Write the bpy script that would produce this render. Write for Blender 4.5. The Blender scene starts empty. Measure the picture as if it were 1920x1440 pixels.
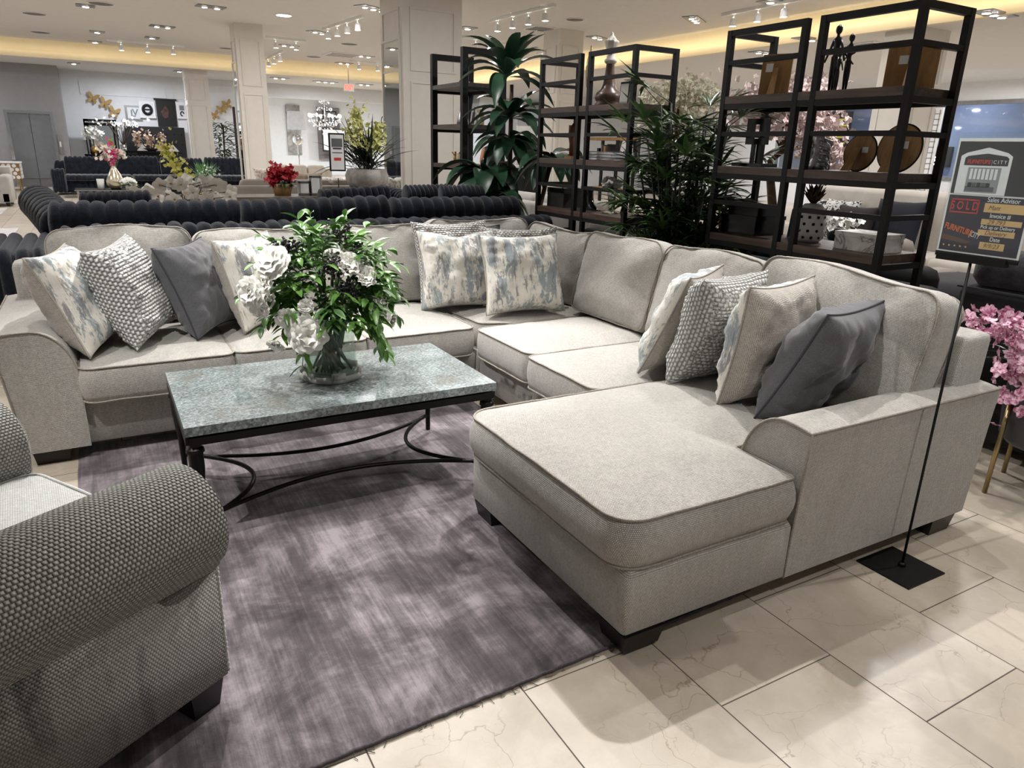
import bpy, bmesh, math, random
from mathutils import Vector, Matrix, noise
sc = bpy.context.scene
C = sc.collection
PI = math.pi
random.seed(7)
V = Vector
# ---------------------------------------------------------------- camera
F_PX, PITCH, ROLL, YAW, EYE = 1337.13, .318225, .028133, .522134, 1.45
fw = V((math.sin(YAW)*math.cos(PITCH), math.cos(YAW)*math.cos(PITCH), -math.sin(PITCH)))
r0 = V((math.cos(YAW), -math.sin(YAW), 0)); u0 = r0.cross(fw)
rt = r0*math.cos(ROLL) + u0*math.sin(ROLL); up = u0*math.cos(ROLL) - r0*math.sin(ROLL)
cam = bpy.data.cameras.new('camera'); camo = bpy.data.objects.new('camera', cam); C.objects.link(camo)
m = Matrix((rt, up, -fw)).transposed().to_4x4(); m.translation = V((0, 0, EYE)); camo.matrix_world = m
cam.sensor_width = 36; cam.lens = F_PX*36/1920; cam.clip_start = .05; cam.clip_end = 200
sc.camera = camo
EYEV = V((0, 0, EYE))
def ray(px, py): return fw*F_PX + rt*(px-960) - up*(py-720)
def at(px, py, z=0):
    d = ray(px, py); return EYEV + d*((z-EYE)/d.z)
def onx(px, py, x):
    d = ray(px, py); return EYEV + d*(x/d.x)
def ony(px, py, y):
    d = ray(px, py); return EYEV + d*(y/d.y)
# ---------------------------------------------------------------- mesh helpers
class MB:
    def __init__(s): s.v = []; s.f = []; s.m = []
    def add(s, vs, fs, mi=0):
        b = len(s.v); s.v += [tuple(v) for v in vs]; s.f += [tuple(i+b for i in f) for f in fs]; s.m += [mi]*len(fs); return s
    def box(s, x0, y0, z0, x1, y1, z1, mi=0, mat=None):
        vs = [V((x, y, z)) for z in (z0, z1) for x, y in ((x0, y0), (x1, y0), (x1, y1), (x0, y1))]
        if mat: vs = [mat @ v for v in vs]
        return s.add(vs, [(3,2,1,0),(4,5,6,7),(0,1,5,4),(1,2,6,5),(2,3,7,6),(3,0,4,7)], mi)
    def frustum(s, x0, y0, z0, x1, y1, z1, t, mi=0, mat=None):   # bottom shrunk by t
        vs = [V(p) for p in ((x0+t,y0+t,z0),(x1-t,y0+t,z0),(x1-t,y1-t,z0),(x0+t,y1-t,z0),(x0,y0,z1),(x1,y0,z1),(x1,y1,z1),(x0,y1,z1))]
        if mat: vs = [mat @ v for v in vs]
        return s.add(vs, [(3,2,1,0),(4,5,6,7),(0,1,5,4),(1,2,6,5),(2,3,7,6),(3,0,4,7)], mi)
    def tube(s, pts, r, n=8, closed=False, mi=0, cap=True, flat=None):
        pts = [V(p) for p in pts]; k = len(pts)
        if k < 2: return s
        R = r if isinstance(r, (list, tuple)) else [r]*k
        tan = []
        for i in range(k):
            if closed: t = pts[(i+1) % k]-pts[i-1]
            else: t = pts[min(i+1, k-1)]-pts[max(i-1, 0)]
            tan.append(t.normalized() if t.length > 1e-9 else V((0,0,1)))
        a = V((0,0,1)) if abs(tan[0].z) < .9 else V((1,0,0))
        nx = tan[0].cross(a).normalized(); vs = []
        for i in range(k):
            nx = (nx - tan[i]*nx.dot(tan[i]))
            nx = nx.normalized() if nx.length > 1e-6 else tan[i].orthogonal().normalized()
            ny = tan[i].cross(nx)
            for j in range(n):
                q = 2*PI*j/n; vs.append(pts[i] + nx*(R[i]*math.cos(q)) + ny*(R[i]*math.sin(q)*(flat or 1)))
        fs = []
        for i in range(k if closed else k-1):
            for j in range(n):
                a0 = i*n+j; a1 = i*n+(j+1) % n; b0 = ((i+1) % k)*n+j; b1 = ((i+1) % k)*n+(j+1) % n
                fs.append((a0, a1, b1, b0))
        if cap and not closed: fs += [tuple(range(n))[::-1], tuple((k-1)*n+j for j in range(n))]
        return s.add(vs, fs, mi)
    def lathe(s, prof, n=24, c=(0,0,0), mi=0, cap=True, mod=None):
        c = V(c); vs = []; k = len(prof)
        for r, z in prof:
            for j in range(n):
                q = 2*PI*j/n; rr = r*(mod(q, z) if mod else 1)
                vs.append(c + V((rr*math.cos(q), rr*math.sin(q), z)))
        fs = [(i*n+j, i*n+(j+1) % n, (i+1)*n+(j+1) % n, (i+1)*n+j) for i in range(k-1) for j in range(n)]
        if cap: fs += [tuple(range(n))[::-1], tuple((k-1)*n+j for j in range(n))]
        return s.add(vs, fs, mi)
    def ball(s, c, r, n=10, m_=6, sz=1, mi=0, mat=None):
        c = V(c); vs = [c+V((0,0,-r*sz))]
        for i in range(1, m_):
            a = PI*i/m_
            for j in range(n):
                q = 2*PI*j/n; vs.append(c+V((r*math.sin(a)*math.cos(q), r*math.sin(a)*math.sin(q), -r*sz*math.cos(a))))
        vs.append(c+V((0,0,r*sz)))
        fs = [(0, 1+(j+1) % n, 1+j) for j in range(n)]
        for i in range(m_-2):
            for j in range(n): fs.append((1+i*n+j, 1+i*n+(j+1) % n, 1+(i+1)*n+(j+1) % n, 1+(i+1)*n+j))
        L = len(vs)-1; b = 1+(m_-2)*n
        fs += [(b+j, b+(j+1) % n, L) for j in range(n)]
        if mat: vs = [mat @ v for v in vs]
        return s.add(vs, fs, mi)
    def prism(s, poly, off, mi=0):     # poly list of 3D pts, extruded by vector off
        k = len(poly); off = V(off); vs = [V(p) for p in poly]+[V(p)+off for p in poly]
        fs = [tuple(range(k))[::-1], tuple(range(k, 2*k))]+[(i, (i+1) % k, k+(i+1) % k, k+i) for i in range(k)]
        return s.add(vs, fs, mi)
    def leaf(s, base, d, upv, L, W, droop=.5, nseg=6, fold=.25, mi=0, tipw=.02, wmax=.4, twist=0):
        # a curved blade with a centre fold; d start direction
        d = V(d).normalized(); upv = V(upv); side = d.cross(upv)
        side = side.normalized() if side.length > 1e-5 else d.orthogonal().normalized()
        if twist: side = Matrix.Rotation(twist, 3, d) @ side
        p = V(base); vs = []; cur = d.copy()
        for i in range(nseg+1):
            t = i/nseg
            w = W*(math.sin(PI*min(1, t/(2*wmax))) if t < wmax else math.cos(PI/2*((t-wmax)/(1-wmax))**1.3)) if 0 < t < 1 else W*tipw
            w = max(w, W*.04)
            nrm = side.cross(cur).normalized()
            vs += [p - side*w*.5 + nrm*w*fold, p, p + side*w*.5 + nrm*w*fold]
            cur = (cur + V((0,0,-1))*(droop/nseg)).normalized()
            p = p + cur*(L/nseg)
        fs = []
        for i in range(nseg):
            a = i*3; fs += [(a, a+1, a+4, a+3), (a+1, a+2, a+5, a+4)]
        return s.add(vs, fs, mi)
    def build(s, name, mats, parent=None, smooth=True, uv=False, mw=None, ang=None, solid=0):
        me = bpy.data.meshes.new(name); me.from_pydata(s.v, [], s.f)
        ms = mats if isinstance(mats, (list, tuple)) else [mats]
        for q in ms: me.materials.append(q)
        if len(ms) > 1: me.polygons.foreach_set('material_index', s.m)
        if smooth: me.polygons.foreach_set('use_smooth', [True]*len(me.polygons))
        me.update()
        if uv: box_uv(me)
        if smooth and ang: me.set_sharp_from_angle(angle=math.radians(ang))
        o = bpy.data.objects.new(name, me); C.objects.link(o)
        if parent: o.parent = parent
        if mw is not None: o.matrix_basis = mw
        if solid:
            md = o.modifiers.new('solid', 'SOLIDIFY'); md.thickness = solid; md.offset = 0
        return o
def box_uv(me):
    uvl = me.uv_layers.new(name='uv'); co = me.vertices
    data = [0.0]*(2*len(me.loops))
    for p in me.polygons:
        n = p.normal; ax = max(range(3), key=lambda i: abs(n[i]))
        for li in p.loop_indices:
            v = co[me.loops[li].vertex_index].co
            u_, v_ = ((v.y, v.z), (v.x, v.z), (v.x, v.y))[ax]
            data[2*li] = u_; data[2*li+1] = v_
    uvl.data.foreach_set('uv', data)
def tag(o, label=None, cat=None, group=None, kind=None):
    if label: o['label'] = label
    if cat: o['category'] = cat
    if group: o['group'] = group
    if kind: o['kind'] = kind
    return o
def thing(name, label, cat, loc=(0,0,0), rz=0, group=None, mw=None):
    o = bpy.data.objects.new(name, None); C.objects.link(o); o.empty_display_size = .1
    o.location = loc; o.rotation_euler = (0, 0, rz)
    if mw is not None: o.matrix_world = mw
    return tag(o, label, cat, group)
def struct(mb, name, mat, **k): return tag(mb.build(name, mat, smooth=False, **k), kind='structure')
def dup(root, loc=None, rz=None, label=None, group=None, scale=None):
    r = root.copy(); C.objects.link(r)
    if loc is not None: r.location = loc
    if rz is not None: r.rotation_euler = (0, 0, rz)
    if scale: r.scale = scale if isinstance(scale, (tuple, list)) else (scale,)*3
    if label: r['label'] = label
    if group: r['group'] = group
    for ch in list(root.children):
        c = ch.copy(); C.objects.link(c); c.parent = r
        for g in ch.children:
            d = g.copy(); C.objects.link(d); d.parent = c
    return r
def text(name, s, size, mat, parent, mw, extrude=.0004, bold=0, sx=1, shear=0, align='CENTER'):
    cu = bpy.data.curves.new(name, 'FONT'); cu.body = s; cu.size = size; cu.extrude = extrude; cu.offset = bold
    cu.align_x = align; cu.align_y = 'CENTER'; cu.shear = shear
    t = bpy.data.objects.new(name, cu); C.objects.link(t)
    dg = bpy.context.evaluated_depsgraph_get(); me = bpy.data.meshes.new_from_object(t.evaluated_get(dg))
    bpy.data.objects.remove(t)
    o = bpy.data.objects.new(name, me); C.objects.link(o); me.materials.clear(); me.materials.append(mat)
    o.parent = parent; o.matrix_basis = mw @ Matrix.Diagonal((sx, 1, 1, 1))
    return o
def frame_mat(o, x, y):   # matrix with origin o, x axis, y axis approx
    x = V(x).normalized(); y = V(y); z = x.cross(y).normalized(); y = z.cross(x)
    m = Matrix((x, y, z)).transposed().to_4x4(); m.translation = V(o); return m
# ---------------------------------------------------------------- materials
def S(c):   # 0-255 sRGB to linear
    return tuple(((x/255/12.92) if x/255 <= .04045 else ((x/255+.055)/1.055)**2.4) for x in c)+(1,)
class NT:
    def __init__(s, name):
        s.mat = bpy.data.materials.new(name); s.mat.use_nodes = True; s.t = s.mat.node_tree; s.t.nodes.clear()
        s.out = s.n('ShaderNodeOutputMaterial'); s.b = s.n('ShaderNodeBsdfPrincipled'); s.l(s.b.outputs[0], s.out.inputs[0])
    def n(s, typ, **k):
        n = s.t.nodes.new(typ)
        for a, v in k.items(): setattr(n, a, v)
        return n
    def l(s, a, b): s.t.links.new(a, b)
    def put(s, sock, v):
        if hasattr(v, 'is_linked') or hasattr(v, 'links'): s.l(v, sock)
        else: sock.default_value = v
    def math(s, op, a, b=0, c=0):
        n = s.n('ShaderNodeMath', operation=op); s.put(n.inputs[0], a); s.put(n.inputs[1], b); s.put(n.inputs[2], c); return n.outputs[0]
    def coord(s, which='Object', scale=(1,1,1), loc=(0,0,0), rot=(0,0,0)):
        tc = s.n('ShaderNodeTexCoord'); mp = s.n('ShaderNodeMapping')
        mp.inputs['Scale'].default_value = scale; mp.inputs['Location'].default_value = loc; mp.inputs['Rotation'].default_value = rot
        s.l(tc.outputs[which], mp.inputs[0]); return mp.outputs[0]
    def noise(s, vec, scale=5, detail=4, rough=.5, dist=0):
        n = s.n('ShaderNodeTexNoise'); s.l(vec, n.inputs['Vector']); n.inputs['Scale'].default_value = scale
        n.inputs['Detail'].default_value = detail; n.inputs['Roughness'].default_value = rough; n.inputs['Distortion'].default_value = dist
        return n.outputs['Fac']
    def vor(s, vec, scale=5, feature='F1', out='Distance', rnd=1):
        n = s.n('ShaderNodeTexVoronoi', feature=feature); s.l(vec, n.inputs['Vector']); n.inputs['Scale'].default_value = scale
        n.inputs['Randomness'].default_value = rnd; return n.outputs[out]
    def ramp(s, fac, stops, interp='LINEAR'):
        n = s.n('ShaderNodeValToRGB'); n.color_ramp.interpolation = interp; s.put(n.inputs[0], fac)
        e = n.color_ramp.elements
        while len(e) < len(stops): e.new(.5)
        for q, (p, c) in zip(e, stops): q.position = p; q.color = c if len(c) == 4 else S(c)
        return n.outputs[0]
    def mix(s, fac, a, b, blend='MIX'):
        n = s.n('ShaderNodeMix', data_type='RGBA', blend_type=blend)
        s.put(n.inputs[0], fac); s.put(n.inputs[6], a); s.put(n.inputs[7], b); return n.outputs[2]
    def bump(s, h, strength=.3, dist=.01, prev=None):
        n = s.n('ShaderNodeBump'); n.inputs['Strength'].default_value = strength; n.inputs['Distance'].default_value = dist
        s.l(h, n.inputs['Height'])
        if prev: s.l(prev, n.inputs['Normal'])
        s.l(n.outputs[0], s.b.inputs['Normal']); return n.outputs[0]
    def set(s, **k):
        for a, v in k.items():
            s.put(s.b.inputs[a.replace('_', ' ')], v)
        return s
def plain(name, c, rough=.6, metal=0, spec=.5, nz=.06, nscale=8, bump=0, bscale=60, coat=0):
    t = NT(name); v = t.coord('Object')
    lo = tuple(max(0, x*(1-nz)) for x in S(c)[:3])+(1,); hi = tuple(min(1, x*(1+nz)) for x in S(c)[:3])+(1,)
    t.set(Base_Color=t.ramp(t.noise(v, nscale, 3), [(.3, lo), (.7, hi)]), Roughness=rough, Metallic=metal)
    t.b.inputs['Specular IOR Level'].default_value = spec
    if coat: t.b.inputs['Coat Weight'].default_value = coat
    if bump: t.bump(t.noise(v, bscale, 4), bump, .01)
    return t.mat
def emit(name, c, s):
    t = NT(name); t.set(Base_Color=S(c), Emission_Color=S(c), Emission_Strength=s); return t.mat
def glass(name, c=(235,245,242), rough=.02, ior=1.45):
    t = NT(name); t.set(Base_Color=S(c), Roughness=rough, IOR=ior); t.b.inputs['Transmission Weight'].default_value = 1
    return t.mat
def clear_acrylic(name, tint=(250,252,252), gloss=.06):
    # thin sheet: mostly see-through with a fresnel gloss
    t = NT(name); t.t.nodes.remove(t.b)
    tr = t.n('ShaderNodeBsdfTransparent'); tr.inputs[0].default_value = S(tint)
    gl = t.n('ShaderNodeBsdfGlossy'); gl.inputs['Roughness'].default_value = .03
    mx = t.n('ShaderNodeMixShader'); mx.inputs[0].default_value = gloss
    t.l(tr.outputs[0], mx.inputs[1]); t.l(tr.outputs[0], mx.inputs[1]); t.l(gl.outputs[0], mx.inputs[2]); t.l(mx.outputs[0], t.out.inputs[0])
    return t.mat
def weave(name, ca, cb, pitch=.0055, bstr=.5, bdist=.002, blotch=.10, rough=.9, sheen=.3, squash=1.0, aged=0):
    # woven upholstery: rows of offset stitches over a metric uv
    t = NT(name); uv = t.coord('UV'); sep = t.n('ShaderNodeSeparateXYZ'); t.l(uv, sep.inputs[0])
    nz = t.noise(t.coord('Object'), 14, 2); wob = t.math('MULTIPLY', nz, .5)
    vv = t.math('ADD', t.math('MULTIPLY', sep.outputs[1], 1/pitch), wob)
    row = t.math('FLOOR', vv); half = t.math('MULTIPLY', t.math('MODULO', row, 2), .5)
    uu = t.math('ADD', t.math('ADD', t.math('MULTIPLY', sep.outputs[0], squash/pitch), half), wob)
    a = t.math('SINE', t.math('MULTIPLY', t.math('FRACT', uu), PI)); b = t.math('SINE', t.math('MULTIPLY', t.math('FRACT', vv), PI))
    h = t.math('POWER', t.math('MAXIMUM', t.math('MULTIPLY', a, b), 0.0), .6)
    col = t.mix(h, S(ca), S(cb))
    big = t.noise(t.coord('Object', (4, 4, 1)), 9, 6, .7)
    col = t.mix(1.0, col, t.ramp(big, [(.25, (1-blotch,)*3+(1,)), (.75, (1, 1, 1, 1))]), 'MULTIPLY')
    col = t.mix(1.0, col, t.ramp(t.noise(t.coord('Object'), .55/pitch, 3, .8), [(.32, (.72, .71, .70, 1)), (.62, (1, 1, 1, 1))]), 'MULTIPLY')
    if aged:
        ag = t.noise(t.coord('Object', (3, 3, 1)), 4, 4, .65)
        col = t.mix(t.ramp(ag, [(.52, (0, 0, 0, 1)), (.68, (aged,)*3+(1,))]), col, S(tuple(x*.45 for x in ca)))
    t.set(Base_Color=col, Roughness=rough); t.b.inputs['Sheen Weight'].default_value = sheen; t.b.inputs['Specular IOR Level'].default_value = .2
    t.bump(h, bstr, bdist)
    return t.mat
def plush(name, ca, cb, scale=40):
    t = NT(name); v = t.coord('Object')
    t.set(Base_Color=t.ramp(t.noise(v, scale*.25, 5, .7), [(.3, ca), (.75, cb)]), Roughness=.95)
    t.b.inputs['Sheen Weight'].default_value = .4; t.b.inputs['Sheen Roughness'].default_value = .4; t.b.inputs['Specular IOR Level'].default_value = .1
    t.bump(t.noise(v, scale*3, 3, .7), .6, .01)
    return t.mat
def wood(name, ca, cb, axis=1, rough=.5):
    t = NT(name); sc_ = [9, 9, 9]; sc_[axis] = .8
    v = t.coord('Object', tuple(sc_)); n1 = t.noise(v, 3, 6, .6, 1.2)
    t.set(Base_Color=t.ramp(n1, [(.3, ca), (.7, cb)]), Roughness=rough); t.bump(n1, .15, .004); return t.mat
def mottled(name, stops, scale=20, detail=6, rough=.4, stretch=(1,1,1), bump=.05, metal=0, dist=.5):
    t = NT(name); v = t.coord('Object', stretch); n1 = t.noise(v, scale, detail, .65, dist)
    t.set(Base_Color=t.ramp(n1, stops), Roughness=rough, Metallic=metal)
    if bump: t.bump(n1, bump, .004)
    return t.mat
M = {}
M['sofa'] = weave('sofa_weave', (120,116,111), (232,228,220), .0054, .6, .0024, blotch=.20)
M['sofa_piping'] = plain('sofa_piping', (150,143,134), .9, nz=.25, nscale=150)
M['black_foot'] = plain('black_wood', (17,16,16), .35)
M['iron'] = plain('dark_iron', (24,22,21), .38, .6, nz=.2, nscale=30)
M['black_steel'] = plain('black_powder_steel', (9,9,10), .5, spec=.3)
M['white_wall'] = plain('white_wall_paint', (226,227,228), .7, nz=.02)
M['cream_paint'] = plain('cream_paint', (218,213,204), .6, nz=.02)
M['grey_wall'] = plain('grey_wall_paint', (152,151,151), .7, nz=.03)
M['ceiling'] = plain('ceiling_paint', (222,218,213), .85, nz=.02)
M['cove'] = plain('cove_paint', (236,222,190), .8, nz=.02)
M['steel'] = plain('brushed_steel', (150,150,150), .35, .9, nz=.1)
M['mirror'] = plain('mirror_glass', (225,230,230), .03, 1.0, nz=0)
M['chrome'] = plain('chrome', (205,205,205), .12, 1.0, nz=0)
M['gold'] = plain('gold_metal', (190,150,80), .3, .9)
M['brass'] = plain('aged_brass', (168,148,108), .32, .9)
M['white_matte'] = plain('white_matte', (236,236,234), .6, nz=.02)
M['black'] = plain('black_matte', (15,15,16), .6)
M['gloss_black'] = plain('gloss_black', (10,10,11), .15)
M['lamp_glow'] = emit('lamp_glow', (255,250,240), 14)
M['clear'] = clear_acrylic('clear_acrylic')
# ================================================================ room
def floor_mat():
    t = NT('marble_tiles'); tc = t.n('ShaderNodeTexCoord'); sp = t.n('ShaderNodeSeparateXYZ'); t.l(tc.outputs['Object'], sp.inputs[0])
    cb = t.n('ShaderNodeCombineXYZ')
    t.l(t.math('ADD', sp.outputs[1], -1.087+.305+61), cb.inputs[0]); t.l(t.math('ADD', sp.outputs[0], -1.324+.914*40), cb.inputs[1])
    br = t.n('ShaderNodeTexBrick'); t.l(cb.outputs[0], br.inputs['Vector']); br.offset = .5; br.offset_frequency = 2; br.squash = 1
    br.inputs['Scale'].default_value = 1; br.inputs['Brick Width'].default_value = .61; br.inputs['Row Height'].default_value = .457
    br.inputs['Mortar Size'].default_value = .0022; br.inputs['Mortar Smooth'].default_value = .1; br.inputs['Bias'].default_value = 0
    br.inputs['Color1'].default_value = (0,0,0,1); br.inputs['Color2'].default_value = (1,1,1,1); br.inputs['Mortar'].default_value = (.5,.5,.5,1)
    # every tile slides the stone pattern a little
    v0 = t.n('ShaderNodeVectorMath', operation='MULTIPLY_ADD'); t.l(br.outputs['Color'], v0.inputs[0]); v0.inputs[1].default_value = (3.1, 5.3, 2.7); t.l(tc.outputs['Object'], v0.inputs[2])
    v = v0.outputs[0]
    base = t.ramp(t.noise(v, 2.2, 6, .6, .6), [(.28, (168,155,138)), (.5, (188,176,160)), (.75, (204,194,180))])
    base = t.mix(t.ramp(t.noise(v, 9, 6, .7, .5), [(.5, (0,0,0,1)), (.78, (.4,.4,.4,1))]), base, S((214,206,193)))
    # cracks
    dn = t.n('ShaderNodeTexNoise'); t.l(v, dn.inputs['Vector']); dn.inputs['Scale'].default_value = 5; dn.inputs['Detail'].default_value = 5
    wv = t.n('ShaderNodeVectorMath', operation='MULTIPLY_ADD'); t.l(dn.outputs['Color'], wv.inputs[0]); wv.inputs[1].default_value = (.22, .22, .22); t.l(v, wv.inputs[2])
    e1 = t.vor(wv.outputs[0], 3.2, 'DISTANCE_TO_EDGE'); e2 = t.vor(wv.outputs[0], 8.5, 'DISTANCE_TO_EDGE')
    l1 = t.ramp(e1, [(0, (1,1,1,1)), (.006, (0,0,0,1))]); l2 = t.ramp(e2, [(0, (.7,.7,.7,1)), (.009, (0,0,0,1))])
    msk = t.ramp(t.noise(v, 2.7, 2), [(.42, (0,0,0,1)), (.55, (1,1,1,1))])
    msk2 = t.ramp(t.noise(v, 4.1, 2), [(.55, (0,0,0,1)), (.66, (1,1,1,1))])
    k = t.math('MAXIMUM', t.math('MULTIPLY', l1, msk), t.math('MULTIPLY', l2, msk2))
    col = t.mix(t.math('MULTIPLY', k, .7), base, S((138,118,96)))
    col = t.mix(br.outputs['Fac'], col, S((92,84,76)))
    t.set(Base_Color=col, Roughness=t.math('ADD', t.math('MULTIPLY', br.outputs['Fac'], .5), .33))
    t.b.inputs['Specular IOR Level'].default_value = .32
    t.bump(t.math('SUBTRACT', 1.0, br.outputs['Fac']), .3, .002)
    return t.mat
M['floor'] = floor_mat()
ZC, ZS = 3.8, 3.4          # main ceiling, soffit
YB, XR = 27.6, 20.0
struct(MB().box(-9, -6, -.1, XR, 37, 0), 'floor', M['floor'])
struct(MB().box(-9, -6, ZC, 11.2, 23.7, ZC+.1), 'ceiling', M['ceiling'])
struct(MB().box(-9, 23.7, ZS, XR, 37, ZS+.1), 'ceiling_back', M['ceiling'])
struct(MB().box(11.2, -6, ZS, XR, 23.7, ZS+.1), 'ceiling_right', M['ceiling'])
mb = MB().box(-9, 23.6, ZS-.03, 11.2, 23.7, ZS+.12).box(-9, 23.66, ZS+.12, 11.2, 23.7, ZC)
struct(mb, 'trim_1', M['cove'])
mb = MB().box(11.1, -6, ZS-.03, 11.2, 23.7, ZS+.12).box(11.16, -6, ZS+.12, 11.2, 23.7, ZC)
struct(mb, 'trim_2', M['cove'])
# back walls
mb = MB().box(-9, 26.2, 0, -.62, 26.4, ZS)
struct(mb, 'wall_back_left', M['grey_wall'])
struct(MB().box(-.62, 26.2, 0, -.5, YB, ZS), 'wall_return', M['grey_wall'])
mb = MB().box(-.5, YB, 0, 5.5, YB+.2, ZS)
struct(mb, 'wall_back', M['white_wall'])
mb = MB().box(5.5, YB, 2.95, 12, YB+.2, ZS).box(11.9, YB, 0, 16, YB+.2, ZS)
struct(mb, 'wall_back_header', M['white_wall'])
mb = MB().box(5.5, 36.5, 0, 16.2, 36.7, ZS).box(16, YB, 0, 16.2, 36.5, ZS).box(5.3, YB+.2, 0, 5.5, 36.5, ZS)
struct(mb, 'wall_alcove', M['white_wall'])
struct(MB().box(16.2, 24, 0, XR, 24.2, ZS), 'wall_back_right', M['white_wall'])
struct(MB().box(XR, -6, 0, XR+.2, 24, 1.0).box(XR, -6, 2.9, XR+.2, 24, ZS).box(XR, 17.5, 1.0, XR+.2, 24, 2.9).box(XR, -6, 1, XR+.2, 8.0, 2.9), 'wall_right', M['white_wall'])
struct(MB().box(-9.2, -6, 0, -9, 26.4, ZC), 'wall_left', M['white_wall'])
# panel mouldings on the back wall
def moulding(mb, x0, x1, z0, z1, y, w=.035, d=.02):
    mb.box(x0, y-d, z0, x1, y, z0+w).box(x0, y-d, z1-w, x1, y, z1).box(x0, y-d, z0+w, x0+w, y, z1-w).box(x1-w, y-d, z0+w, x1, y, z1-w)
mb = MB()
for x0, x1 in ((0.0, 2.45), (2.65, 5.2)): moulding(mb, x0, x1, 2.72, 3.22, YB)
for x0, x1 in ((6, 8.2), (8.5, 10.6), (10.9, 13)): moulding(mb, x0, x1, 2.2, 3.1, 36.5)
moulding(mb, 12.1, 15.8, 2.1, 3.0, YB); moulding(mb, 12.1, 15.8, .2, 1.9, YB)
struct(mb, 'trim_3', M['white_wall'])
struct(MB().box(-9, 26.17, 0, -2.3, 26.2, .14).box(-.5, YB-.02, 0, 5.5, YB, .14), 'baseboard_back', M['white_wall'])
# elevator
M['elev'] = plain('elevator_door_steel', (128,132,136), .4, .55, nz=.05)
el = at(36, 352, 0); er = at(124, 346, 0); x0 = -1.97; x1 = -.78
d1 = MB().box(x0+.08, 26.1, 0, (x0+x1)/2-.006, 26.16, 2.05).box((x0+x1)/2+.006, 26.1, 0, x1-.08, 26.16, 2.05).build('door_1', M['elev'], smooth=False)
tag(d1, kind='structure')
fr = MB().box(x0, 26.04, 0, x0+.08, 26.2, 2.13).box(x1-.08, 26.04, 0, x1, 26.2, 2.13).box(x0+.08, 26.04, 2.05, x1-.08, 26.2, 2.13).build('door_frame', M['chrome'], d1, smooth=False)
MB().box(x0+.08, 26.03, .26, x1-.08, 26.1, .275).build('kick_line', M['steel'], d1, smooth=False)
t = thing('elevator_call_panel', 'slim steel elevator call panel on the grey wall right of the lift door', 'panel', (-.66, 26.2, .95))
MB().box(-.1, -.03, 0, .02, 0, .55).build('plate', M['steel'], t, smooth=False)
MB().box(-.07, -.035, .2, -.03, -.03, .35).build('button_strip', M['white_matte'], t, smooth=False)
# ---- columns
def column(x0, y0, x1, y1, top, label, name='column', mirror=False):
    c = thing(name, label, 'column', ((x0+x1)/2, (y0+y1)/2, 0))
    w, d = (x1-x0)/2, (y1-y0)/2
    MB().box(-w, -d, 0, w, d, top).box(-w-.02, -d-.02, 0, w+.02, d+.02, .15).build('shaft', M['cream_paint'], c, smooth=False)
    mb = MB(); q = .09*w/.5+.03
    zs = (.35, top*.64, top*.68, top*.92) if top > 3.6 else (.3, top*.72, top*.76, top*.93)
    for (a, b) in ((zs[0], zs[1]), (zs[2], zs[3])):
        moulding(mb, -w+q, w-q, a, b, -d, .03, .018)
        sub = MB(); moulding(sub, -d+q, d-q, a, b, 0, .03, .018)
        if not (mirror and a == zs[0]):
            mb.add([(-w+v[1], -v[0], v[2]) for v in sub.v], sub.f)
        mb.add([(w-v[1], v[0], v[2]) for v in sub.v], sub.f)
    mb.build('panel_moulding', M['cream_paint'], c, smooth=False)
    if mirror:
        mm = MB().box(-w-.012, -d+q, .35, -w, d-q, top*.8).build('mirror', M['mirror'], c, smooth=False)
        MB().box(-w-.03, -d+q-.03, .33, -w, -d+q, top*.8+.03).box(-w-.03, d-q, .33, -w, d-q+.03, top*.8+.03).box(-w-.03, -d+q, top*.8, -w, d-q, top*.8+.03).build('mirror_frame', M['cream_paint'], mm, smooth=False)
    return c
column(4.48, 11.5, 5.5, 12.5, ZC, 'large white panelled square column with a tall mirror on its left side', mirror=True)
column(2.98, 17.2, 3.55, 17.8, ZC, 'cream panelled column rising between the dark corner sofa and the orchid planter', mirror=True)
column(2.73, 24.4, 3.35, 25.0, ZS, 'cream panelled column furthest back, right of the framed fashion art')
column(11.4, 7.45, 12.1, 8.1, ZS, 'broad cream column behind the top shelves of the right-hand black shelving unit')
column(8.65, 13.5, 9.25, 14.1, ZC, 'slim cream column seen through the narrow left shelving unit by the tall leafy plant')
# ================================================================ cushions
def rounded_poly(pts, rad, step=.03):
    out = []; n = len(pts); pts = [V((p[0], p[1], 0)) for p in pts]
    if not isinstance(rad, (list, tuple)): rad = [rad]*n
    for i in range(n):
        p0, p, p1 = pts[i-1], pts[i], pts[(i+1) % n]; r = rad[i]
        a = (p0-p).normalized(); b = (p1-p).normalized()
        t = r/math.tan(a.angle(b)/2); A = p+a*t; B = p+b*t
        cen = p+(a+b).normalized()*(r/math.sin(a.angle(b)/2)) if r > 0 else p
        k = 6
        if r > 0:
            va = A-cen; vb = B-cen; ang = va.angle(vb); ax = va.cross(vb).normalized()
            arc = [cen + Matrix.Rotation(ang*j/k, 3, ax) @ va for j in range(k+1)]
        else: arc = [p]
        if out:
            L = (arc[0]-out[-1]).length; m_ = int(L/step)
            s0 = out[-1]
            out += [s0.lerp(arc[0], j/(m_+1)) for j in range(1, m_+1)]
        out += arc
    L = (out[0]-out[-1]).length; m_ = int(L/step); s0 = out[-1]
    out += [s0.lerp(out[0], j/(m_+1)) for j in range(1, m_+1)]
    return out
def onorm(pl):
    n = len(pl); r = []
    for i in range(n):
        t = pl[(i+1) % n]-pl[i-1]; r.append(V((t.y, -t.x, 0)).normalized())
    return r
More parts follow.
